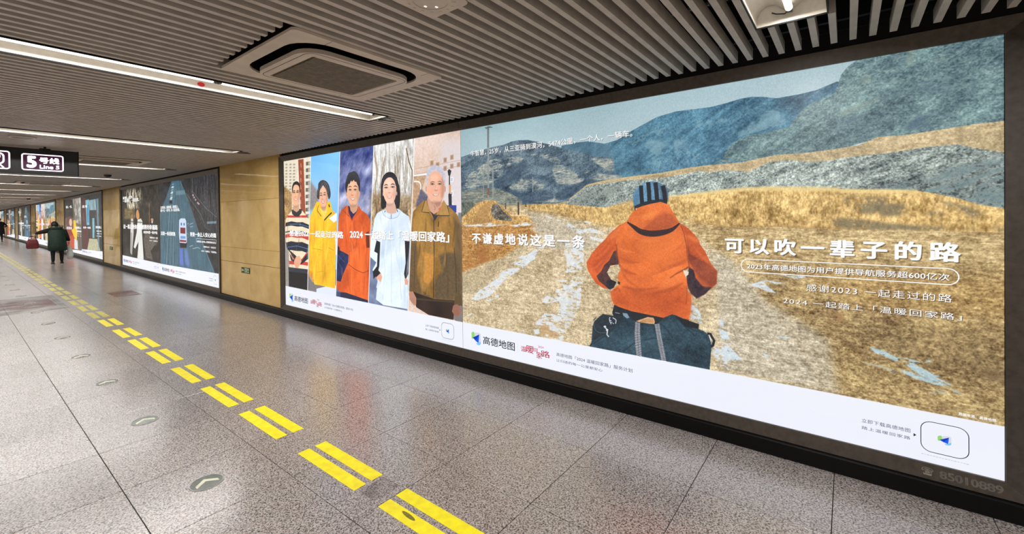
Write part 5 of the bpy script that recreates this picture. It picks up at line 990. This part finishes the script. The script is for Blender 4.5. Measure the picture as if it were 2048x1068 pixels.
# ------------------------------------------------------------------ air-conditioning cassettes
def cassette(y, lab, src=None):
    if src is not None: c = copy_tree(src); c.location.y = y; c['label'] = lab; return c
    t = thing('ceiling_air_conditioner', lab, 'air conditioner', (1.58, y, ZC), 'square air conditioning cassettes in the ceiling')
    bm = bmesh.new(); add_prism(bm, rrect(0, 0, 1.02, .965, .03), -.016, -.001, rrect(0, -.012, .87, .80, .19)); fin('face_frame', bm, M['white'], t)
    bm = bmesh.new(); add_prism(bm, rrect(0, -.012, .872, .802, .19), -.004, .12, rrect(0, -.012, .866, .796, .188)); add_prism(bm, rrect(0, -.012, .872, .802, .19), .121, .13); fin('air_duct', bm, M['dark'], t)
    bm = bmesh.new(); add_prism(bm, rrect(.02, .03, .765, .70, .14), -.034, -.010, rrect(.02, .045, .60, .555, .012)); fin('centre_panel', bm, M['white'], t)
    bm = bmesh.new(); add_prism(bm, rrect(.02, .03, .70, .64, .06), -.0346, -.034, rrect(.02, .03, .693, .633, .057)); fin('panel_seam', bm, M['joint'], t)
    bm = bmesh.new()
    for k in range(30): add_box(bm, -.278+.02, .278+.02, -.262+.0188*k+.045-.0062, -.262+.0188*k+.045+.0062, -.031, -.026)
    for x in (-.18, 0, .18): add_box(bm, x+.02-.004, x+.02+.004, -.275+.045, .275+.045, -.030, -.024)
    add_box(bm, -.30+.02, .30+.02, -.2775+.045, .2775+.045, -.0235, -.018)
    o = fin('grille', bm, M['grille'], t)
    bm = bmesh.new(); add_box(bm, -.42, .42, -.38, .38, .131, .30); fin('casing', bm, M['rail'], t)
    for sx, sy in ((-.3, -.44), (.38, -.44), (.3, .44)):
        box('cover_seam', sx-.001, sx+.001, sy-.04, sy+.04, -.0166, -.016, M['joint'], t)
    return t
ac0 = cassette(2.70, 'large square white ceiling air conditioner with rounded slot, nearest the camera')
cassette(9.69, 'white ceiling air conditioner partly hidden behind the hanging sign', ac0); cassette(16.64, 'third ceiling air conditioner, small, beyond the hanging sign', ac0); cassette(44.4, 'farthest tiny ceiling air conditioner deep in the passage', ac0)

# ------------------------------------------------------------------ small ceiling devices
t = thing('wireless_access_point', 'white rounded-square ceiling access point cut by the top of the picture', 'access point', (1.30, 1.455, ZC))
bm = bmesh.new(); add_prism(bm, rrect(0, 0, .25, .25, .035), -.022, -.0005); fin('shell', bm, M['white'], t)
bm = bmesh.new(); add_prism(bm, circle(0, 0, .095, 32), -.0245, -.0221, circle(0, 0, .078, 32)); fin('raised_ring', bm, M['white'], t)
bm = bmesh.new()
for k in range(16):
    a = 2*math.pi*k/16; add_box(bm, .105*math.cos(a)-.006, .105*math.cos(a)+.006, .105*math.sin(a)-.004, .105*math.sin(a)+.004, -.0235, -.0221)
o = fin('vent_dimples', bm, M['white'], t); o['kind'] = 'stuff'
for x, y in ((.02, .055), (.055, .02)): box('status_light', x-.006, x+.006, y-.004, y+.004, -.0235, -.0221, M['glint'], t)
t = thing('ceiling_speaker', 'round taupe ceiling speaker above and left of the hanging sign', 'speaker', (.545, 7.60, ZC))
bm = bmesh.new(); add_prism(bm, circle(0, 0, .11, 28), -.014, -.0005, circle(0, 0, .092, 28)); fin('rim', bm, M['sensor'], t); bm = bmesh.new(); add_prism(bm, circle(0, 0, .0915, 28), -.012, -.001); fin('mesh_cover', bm, M['grille'], t)
for (x, y, lab) in ((2.095, 12.55, 'small dome smoke detector on the ceiling just right of the hanging sign'), (2.18, 28.4, 'distant dome smoke detector far along the ceiling')):
    t = thing('smoke_detector', lab, 'smoke detector', (x, y, ZC), 'smoke detectors')
    bm = bmesh.new(); add_prism(bm, circle(0, 0, .085, 24), -.016, -.0005); fin('base', bm, M['sensor'], t)
    bm = bmesh.new(); add_loft(bm, [[(r*math.cos(2*math.pi*k/20), r*math.sin(2*math.pi*k/20), z) for k in range(20)] for r, z in ((.065, -.0165), (.062, -.045), (.045, -.068), (.018, -.076))]); fin('sensor_dome', bm, M['sensor_dark'], t)

# ------------------------------------------------------------------ hanging direction sign
SY = 8.405
t = thing('hanging_sign', 'black hanging direction sign with lit white line 5 lettering', 'sign', (0, SY, 2.15))
box('sign_casing', -1.35, 1.110, 0, .055, 0, .328, M['signbody'], t, bevel=.004)
bm = bmesh.new(); add_box(bm, -1.352, -1.34, -.004, .059, -.003, .331); add_box(bm, 1.1005, 1.113, -.004, .059, -.003, .331); fin('end_cap', bm, M['rail'], t)
for x in (-.95, .80):
    bm = bmesh.new(); add_box(bm, x-.05, x+.05, .01, .045, .329, .342); add_tube(bm, (x, .028, .342), (x, .028, .366), .012); fin('hanger', bm, M['rail'], t)
def sign_ring(x0, x1, z0, z1, r, w_):
    A = rrect((x0+x1)/2, (z0+z1)/2, x1-x0, z1-z0, r); B_ = rrect((x0+x1)/2, (z0+z1)/2, x1-x0-2*w_, z1-z0-2*w_, r-w_); n = len(A); bm = bmesh.new()
    a = [bm.verts.new((x, -.003, z)) for x, z in A]; b = [bm.verts.new((x, -.003, z)) for x, z in B_]
    for i in range(n): bm.faces.new((a[i], a[(i+1) % n], b[(i+1) % n], b[i]))
    fin('white_border', bm, M['signwhite'], t)
    bm = bmesh.new(); bm.faces.new([bm.verts.new((x, -.0015, z)) for x, z in A]); fin('plum_field', bm, M['signplum'], t)
sign_ring(.590, .967, .045, .260, .028, .013); sign_ring(.255, .497, .045, .275, .03, .014)
def sign_text(txt, x0, x1, z0, z1, bold):
    put('lettering', place_glyphs('lettering', txt, lambda s, tt: np.c_[x0+s*(x1-x0), np.full(len(s), -.004), z0+tt*(z1-z0)], M['signwhite'], bold), t)
sign_text('5', .633, .722, .078, .232, .06); sign_text('号线', .744, .926, .142, .222, .022); sign_text('Line 5', .748, .926, .075, .122, .018)
bm = bmesh.new()       # train pictogram
def flat(bm, pts, y=-.004): bm.faces.new([bm.verts.new((x, y, z)) for x, z in pts])
A = rrect(.376, .178, .15, .15, .05); B_ = rrect(.376, .178, .118, .118, .036); a = [bm.verts.new((x, -.004, z)) for x, z in A]; b = [bm.verts.new((x, -.004, z)) for x, z in B_]
for i in range(len(A)): bm.faces.new((a[i], a[(i+1) % len(A)], b[(i+1) % len(A)], b[i]))
flat(bm, rrect(.376, .205, .085, .04, .008)); flat(bm, circle(.35, .143, .011, 12)); flat(bm, circle(.402, .143, .011, 12)); flat(bm, [(.402, .105), (.418, .105), (.450, .066), (.430, .066)]); flat(bm, [(.350, .105), (.334, .105), (.302, .066), (.322, .066)])
fin('train_pictogram', bm, M['signwhite'], t)

# ------------------------------------------------------------------ low evacuation signs on the marble pillars
def exit_sign(y, lab, src=None):
    if src: c = copy_tree(src); c.location.y = y; c['label'] = lab; return c
    t = thing('evacuation_sign', lab, 'exit sign', (MX, y, .568), 'low evacuation signs')
    box('plate', -.012, -.0005, -.17, .17, 0, .10, M['exitgreen'], t, bevel=.002)
    bm = bmesh.new(); F = lambda P: bm.faces.new([bm.verts.new((-.0135, -a, b)) for a, b in P])
    F([(-.155, .05), (-.12, .08), (-.12, .062), (-.06, .062), (-.06, .038), (-.12, .038), (-.12, .02)]); fin('arrow', bm, M['exitpale'], t)
    bm = bmesh.new(); F([(-.02, .012), (.075, .012), (.075, .09), (-.02, .09)]); F([(.095, .015), (.15, .015), (.15, .035), (.095, .035)]); F([(.095, .05), (.15, .05), (.15, .085), (.095, .085)]); fin('door_pictogram', bm, M['exitpale'], t)
    bm = bmesh.new(); F = lambda P: bm.faces.new([bm.verts.new((-.0145, -a, b)) for a, b in P])
    F(circle(.022, .078, .008, 10)); F([(.008, .045), (.028, .045), (.036, .068), (.014, .070)]); F([(.012, .046), (.0, .022), (.008, .018), (.022, .042)]); F([(.024, .046), (.04, .034), (.046, .016), (.038, .014), (.032, .030), (.018, .042)]); F([(-.004, .060), (.016, .066), (.016, .06), (-.002, .054)]); F([(.034, .066), (.052, .056), (.05, .05), (.032, .058)]); fin('running_figure', bm, M['exitgreen'], t)
    return t
e0 = exit_sign(8.51, 'small green evacuation sign low on the nearest marble pillar')
for k, w_ in ((1, 'second'), (2, 'third'), (3, 'fourth')): exit_sign(8.51+PER*k, 'small green evacuation sign low on the %s marble pillar' % w_, e0)

# ------------------------------------------------------------------ floor markings
ys = [2.000, 2.875, 3.830, 4.685, 5.555, 6.475, 7.315, 8.165, 9.150]
while len(ys) < 25: ys.append(ys[-1]+.885)
smesh = []
for s_ in range(3):
    bm = bmesh.new(); add_bevel_box(bm, -.039, .039, -.65, 0, .0002, .0014, .0004); smesh.append(bm)
sm = []
for bm in smesh: bmesh.ops.recalc_face_normals(bm, faces=bm.faces[:]); me = bpy.data.meshes.new('tape_strip'); bm.to_mesh(me); bm.free(); me.materials.append(M['yellow']); sm.append(me)
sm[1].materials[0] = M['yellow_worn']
for i, y in enumerate(ys):
    t = thing('lane_marking', 'pair of yellow floor tape strips, %s' % ('nearest the camera, cut by the picture edge' if i == 0 else ORD[i]+' pair from the camera'), 'floor marking', (1.472, y, 0), 'yellow double floor strips')
    for j, x in enumerate((-.0565, .0585)):
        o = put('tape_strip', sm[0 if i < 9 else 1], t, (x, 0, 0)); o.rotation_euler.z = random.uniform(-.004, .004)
    if i == 0:
        bm = bmesh.new(); bm.faces.new([bm.verts.new((-.045+.012*math.cos(a)+.004*math.sin(a), -.19+.055*math.sin(a), .0016)) for a in [2*math.pi*k/20 for k in range(20)]]); o = fin('scuff_mark', bm, mat('olive scuff', (120, 108, 22), .6, var=.2, scale=50), t); o['label'] = 'dark oval scuff on the yellow strip'
bm = bmesh.new(); y = ys[-1]
for k in range(24):
    y += .885
    for x in (1.4155, 1.5305): add_box(bm, x-.039, x+.039, y-.65, y, .0002, .0014)
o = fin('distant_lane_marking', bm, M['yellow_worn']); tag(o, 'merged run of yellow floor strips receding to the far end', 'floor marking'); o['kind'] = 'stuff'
d0 = None
for i in range(14):
    y = 2.996+1.306*i; lab = 'round floor disc with pale arrow, %s' % nth(i)
    if d0 is None:
        t = thing('floor_disc', lab, 'floor disc', (.905, y, 0), 'round direction discs set in the floor')
        bm = bmesh.new(); add_prism(bm, circle(0, 0, .084, 40), .0001, .0022, circle(0, 0, .0785, 40)); fin('steel_ring', bm, M['steel'], t)
        bm = bmesh.new(); add_prism(bm, circle(0, 0, .0782, 40), .0001, .0014); fin('glass', bm, M['disc'], t)
        bm = bmesh.new(); add_prism(bm, [(-.055, -.035), (0, .04), (.055, -.035), (.055, -.002), (.0, .0), (-.055, -.002)][:0] or [(-.056, -.030), (-.056, -.002), (0, .048), (.056, -.002), (.056, -.030), (0, .016)], .00145, .0018); fin('arrow', bm, M['chevron'], t)
        d0 = t
    else: c = copy_tree(d0); c.location.y = y; c['label'] = lab
# worn stickers on the floor
def worn(name, col, amt, scale=3.0):
    m = bpy.data.materials.new(name); m.use_nodes = True; nt = m.node_tree; b = nt.nodes['Principled BSDF']; b.inputs['Base Color'].default_value = lin(col); b.inputs['Roughness'].default_value = .4
    g = nt.nodes.new('ShaderNodeNewGeometry'); n = nt.nodes.new('ShaderNodeTexNoise'); n.inputs['Scale'].default_value = scale; n.inputs['Detail'].default_value = 8; r = nt.nodes.new('ShaderNodeMapRange')
    r.inputs[1].default_value = .30; r.inputs[2].default_value = .75; r.inputs[4].default_value = amt
    nt.links.new(g.outputs['Position'], n.inputs['Vector']); nt.links.new(n.outputs['Fac'], r.inputs[0]); nt.links.new(r.outputs[0], b.inputs['Alpha']); return m
wg = worn('worn grey adhesive film', (112, 106, 98), .32); wr_ = worn('worn red adhesive film', (128, 72, 66), .42)
tag(box('worn_floor_sticker', -.2, 1.30, 10.9, 13.1, .0003, .0008, wg), 'worn grey adhesive patch on the floor at the left edge', 'floor sticker')
tag(box('worn_floor_sticker', .0, 1.20, 11.4, 12.6, .0010, .0014, wr_), 'worn red adhesive patch on the floor at the left edge, on the grey one', 'floor sticker')
tag(box('worn_floor_sticker', 2.02, 2.42, 11.55, 12.5, .0003, .0008, wr_), 'small worn red sticker on the floor before the second lightbox', 'floor sticker')
tag(box('floor_grime', 1.39, 1.56, 2.05, 2.20, .0003, .0006, worn('rubbed adhesive residue', (110, 102, 98), .28, 9)), 'dark adhesive residue between the two nearest yellow strip pairs', 'stain')

# ------------------------------------------------------------------ people
def skin_body(name, joints, bones, m, parent, root=0):
    me = bpy.data.meshes.new(name); me.from_pydata([j[:3] for j in joints], bones, [])
    o = bpy.data.objects.new('tmp_body', me); C.objects.link(o)
    s = o.modifiers.new('s', 'SKIN'); s.use_smooth_shade = True
    if not me.skin_vertices: me.attributes  # the modifier adds the layer
    for i, j in enumerate(joints):
        sv = me.skin_vertices[0].data[i]; r = j[3]; sv.radius = r if isinstance(r, tuple) else (r, r); sv.use_root = (i == root)
    b = o.modifiers.new('b', 'SUBSURF'); b.levels = 1; b.render_levels = 1
    dg = bpy.context.evaluated_depsgraph_get(); dg.update(); me2 = bpy.data.meshes.new_from_object(o.evaluated_get(dg)); bpy.data.objects.remove(o)
    me2.materials.clear(); me2.materials.append(m)
    for f in me2.polygons: f.use_smooth = True
    return put(name, me2, parent)
def ellipse(cx, cy, cz, rx, ry, n=20, tilt=0): return [(cx+rx*math.cos(2*math.pi*k/n), cy+ry*math.sin(2*math.pi*k/n), cz+tilt*ry*math.sin(2*math.pi*k/n)) for k in range(n)]
def sphere(bm, c, r, seg=14): bmesh.ops.create_uvsphere(bm, u_segments=seg, v_segments=seg//2+2, radius=1, matrix=Matrix.Translation(c) @ Matrix.Diagonal((r[0], r[1], r[2], 1)))
def hand(parent, base, down=(0, 0, -1), side=1, m=None):
    """palm with five curled fingers, hanging from the wrist"""
    b = Vector(base); J = [(b.x, b.y, b.z, .024), (b.x, b.y+.005, b.z-.05, .032)]; E_ = [(0, 1)]
    for k, l in enumerate((.058, .068, .064, .05)):
        y = b.y-.027+.019*k; n = len(J)
        J += [(b.x, y, b.z-.075, .010), (b.x-side*.006, y, b.z-.075-l*.55, .009), (b.x-side*.026, y, b.z-.075-l*.8, .008)]; E_ += [(1, n), (n, n+1), (n+1, n+2)]
    n = len(J); J += [(b.x-side*.012, b.y+.032, b.z-.045, .011), (b.x-side*.028, b.y+.042, b.z-.075, .009)]; E_ += [(0, n), (n, n+1)]
    return skin_body('hand', J, E_, m or M['skin'], parent)
def shoes(t, feet):
    for fx, fy in feet:
        bm = bmesh.new(); add_loft(bm, [[(fx+a*w_, fy+b*l, z) for a, b in ((-.6, -1), (.6, -1), (1, -.4), (.95, .3), (.6, .95), (0, 1.1), (-.6, .95), (-.95, .3), (-1, -.4))] for w_, l, z in ((.045, .115, .0255), (.048, .12, .05), (.04, .085, .08), (.034, .05, .115))]); s_ = fin('shoe', bm, M['shoe'], t, smooth=False)
        bm = bmesh.new(); add_loft(bm, [[(fx+a*w_, fy+b*l, z) for a, b in ((-.6, -1), (.6, -1), (1, -.4), (.95, .3), (.6, .95), (0, 1.1), (-.6, .95), (-.95, .3), (-1, -.4))] for w_, l, z in ((.047, .12, .001), (.050, .125, .025))]); fin('sole', bm, M['sole'], s_)
def head(t, c, tilt):
    bm = bmesh.new(); sphere(bm, (0, 0, 0), (.078, .095, .112), 16); sphere(bm, (0, .098, -.01), (.013, .018, .022), 8)
    for s_ in (-1, 1): sphere(bm, (s_*.078, 0, -.01), (.012, .022, .03), 8)
    bm.transform(Matrix.Translation(c) @ Matrix.Rotation(tilt, 4, 'X')); h = fin('head', bm, M['skin'], t, smooth=True)
    bm = bmesh.new(); sphere(bm, (-.03, .085, .01), (.011, .009, .006), 8); sphere(bm, (.03, .085, .01), (.011, .009, .006), 8); sphere(bm, (0, .086, -.05), (.024, .008, .005), 8)
    bm.transform(Matrix.Translation(c) @ Matrix.Rotation(tilt, 4, 'X')); fin('facial_features', bm, M['hair'], h, smooth=True)
    bm = bmesh.new(); bmesh.ops.create_icosphere(bm, subdivisions=3, radius=1, matrix=Matrix.Diagonal((.092, .108, .122, 1)))
    for v in list(bm.verts):
        if v.co.y > .045 and v.co.z < .055: bm.verts.remove(v)
    for v in bm.verts: v.co *= 1+.05*math.sin(v.co.x*90+v.co.z*70)
    bm.transform(Matrix.Translation(Vector(c)+Vector((0, -.012, .012))) @ Matrix.Rotation(tilt, 4, 'X')); fin('hair', bm, M['hair'], h, smooth=True, fix=False)
# bent walker in a green parka
PX1, PY1 = 2.318, 21.8
t = thing('person', 'person in a long dark green fur-hooded parka walking away, bent forward', 'person', (PX1, PY1, 0), 'people walking in the passage')
J = [(0, .0, .80, .145), (0, .06, 1.0, .15), (0, .15, 1.17, (.13, .15)), (-.01, .22, 1.27, .06),
     (-.18, .17, 1.19, .062), (-.34, .20, 1.13, .048), (-.50, .23, 1.085, .032), (.18, .15, 1.18, .062), (.265, .10, .96, .05), (.305, .12, .79, .032),
     (-.10, 0, .74, .10), (-.105, .03, .44, .066), (-.108, -.02, .10, .045), (.10, 0, .74, .10), (.105, .05, .44, .066), (.108, .06, .10, .045)]
E_ = [(0, 1), (1, 2), (2, 3), (2, 4), (4, 5), (5, 6), (2, 7), (7, 8), (8, 9), (0, 10), (10, 11), (11, 12), (0, 13), (13, 14), (14, 15)]
skin_body('body', J, E_, M['black'], t); head(t, (-.03, .27, 1.375), -.5); shoes(t, [(-.112, .02), (.112, .10)]); hand(t, (-.52, .235, 1.07), side=-1); hand(t, (.305, .12, .775), side=1)
bm = bmesh.new(); add_loft(bm, [ellipse(0, .17, 1.27, .10, .09), ellipse(0, .165, 1.24, .175, .12), ellipse(0, .14, 1.16, .215, .155), ellipse(0, .09, 1.0, .215, .175), ellipse(.005, .05, .82, .225, .19), ellipse(.01, .03, .66, .24, .20), ellipse(.012, .02, .50, .235, .195, tilt=-.12), ellipse(.012, .02, .475, .20, .16, tilt=-.1)]); coat = fin('parka', bm, M['coat'], t, smooth=True)
for P_, r0, r1 in (((-.16, .17, 1.2), .085, .075), ((.175, .15, 1.19), .085, .075)): pass
bm = bmesh.new(); add_loft(bm, [ellipse(0, 0, 0, .085, .085, 14), ellipse(0, 0, .17, .07, .07, 14), ellipse(0, 0, .33, .05, .05, 14)])
bm.transform(Matrix.Translation((-.15, .165, 1.195)) @ Vector((0, 0, 1)).rotation_difference(Vector((-.33, .06, -.10))).to_matrix().to_4x4()); fin('sleeve', bm, M['black'], coat, smooth=True)
bm = bmesh.new(); add_loft(bm, [ellipse(0, 0, 0, .085, .085, 14), ellipse(0, 0, .22, .072, .072, 14), ellipse(0, 0, .40, .05, .05, 14)])
bm.transform(Matrix.Translation((.165, .15, 1.19)) @ Vector((0, 0, 1)).rotation_difference(Vector((.13, -.04, -.40))).to_matrix().to_4x4()); fin('sleeve', bm, M['black'], coat, smooth=True)
bm = bmesh.new(); add_loft(bm, [ellipse(-.01, .13, 1.20, .12, .09), ellipse(-.01, .115, 1.245, .17, .11), ellipse(-.01, .14, 1.30, .165, .11), ellipse(-.01, .17, 1.335, .12, .09)]); fin('hood', bm, M['coat'], coat, smooth=True)
bm = bmesh.new(); n_ = 26
for k in range(n_):
    a = 2*math.pi*k/n_; bmesh.ops.create_icosphere(bm, subdivisions=1, radius=.042+.008*math.sin(5*a+k), matrix=Matrix.Translation((-.01+.15*math.cos(a), .175+.105*math.sin(a), 1.315+.03*math.sin(a)+random.uniform(-.008, .008))))
fin('fur_trim', bm, M['fur'], coat, smooth=True)
# bags held
t = thing('handbag', 'red handbag held out in the walker\'s left hand', 'bag', (PX1-.555, PY1+.235, .58))
bm = bmesh.new(); add_loft(bm, [[(x, y, z) for x, y in rrect(0, 0, w_, d_, .03, 3)] for w_, d_, z in ((.25, .12, 0), (.29, .15, .03), (.28, .14, .18), (.22, .08, .30), (.18, .04, .33))]); fin('bag_body', bm, M['redbag'], t, smooth=False)
bm = bmesh.new(); add_path(bm, [(-.09, 0, .315), (-.07, 0, .40), (.0, 0, .425), (.07, 0, .40), (.09, 0, .315)], .008); add_path(bm, [(-.09, .03, .31), (-.06, .02, .41), (.05, .02, .41), (.09, .03, .31)], .008); fin('strap', bm, M['redbag'], t)
bm = bmesh.new(); add_box(bm, -.147, -.10, -.05, .05, .03, .20); fin('side_pocket', bm, M['black'], t)
t = thing('carrier_bag', 'white plastic carrier bag in the walker\'s right hand', 'bag', (PX1+.315, PY1+.125, .16))
rs = []
for w_, d_, z, o_ in ((.06, .05, 0, 0), (.14, .10, .02, .005), (.165, .12, .14, .01), (.15, .10, .28, .0), (.10, .06, .40, -.01), (.06, .03, .46, -.01)):
    rs.append([(o_+w_/2*(1+.10*math.sin(7*a+z*30))*math.cos(a), d_/2*(1+.12*math.cos(6*a+z*40))*math.sin(a), z) for a in [2*math.pi*k/22 for k in range(22)]])
bm = bmesh.new(); add_loft(bm, rs); fin('bag_body', bm, M['whitebag'], t, smooth=True)
bm = bmesh.new(); add_path(bm, [(-.035, 0, .45), (-.02, 0, .515), (-.01, .0, .53), (.005, 0, .515), (.02, 0, .45)], .006); fin('handle', bm, M['whitebag'], t)
# distant walker in black, at the edge of the picture
PX2, PY2 = 2.30, 48.6
t = thing('person', 'distant person in a long black coat at the left edge of the picture', 'person', (PX2, PY2, 0), 'people walking in the passage')
J = [(0, 0, .92, .15), (0, .02, 1.15, .155), (0, .03, 1.36, (.14, .17)), (0, .03, 1.48, .06), (-.20, .03, 1.38, .06), (-.30, .06, 1.12, .05), (-.27, .14, .90, .034), (.20, .03, 1.38, .06), (.36, .04, 1.15, .05), (.25, .16, 1.05, .034),
     (-.10, 0, .86, .10), (-.105, .10, .48, .066), (-.108, .12, .10, .045), (.10, 0, .86, .10), (.105, -.02, .48, .066), (.108, -.12, .12, .045)]
skin_body('body', J, E_, M['black'], t); head(t, (0, .04, 1.61), 0); shoes(t, [(-.11, .17), (.11, -.08)]); hand(t, (-.27, .145, .88), side=-1); hand(t, (.24, .17, 1.04), side=1)
bm = bmesh.new(); add_loft(bm, [ellipse(0, .03, 1.49, .08, .08), ellipse(0, .03, 1.45, .19, .12), ellipse(0, .03, 1.36, .235, .15), ellipse(0, .02, 1.1, .22, .16), ellipse(0, .01, .8, .25, .19), ellipse(0, .0, .55, .27, .20)]); fin('coat', bm, M['black'], t, smooth=True)
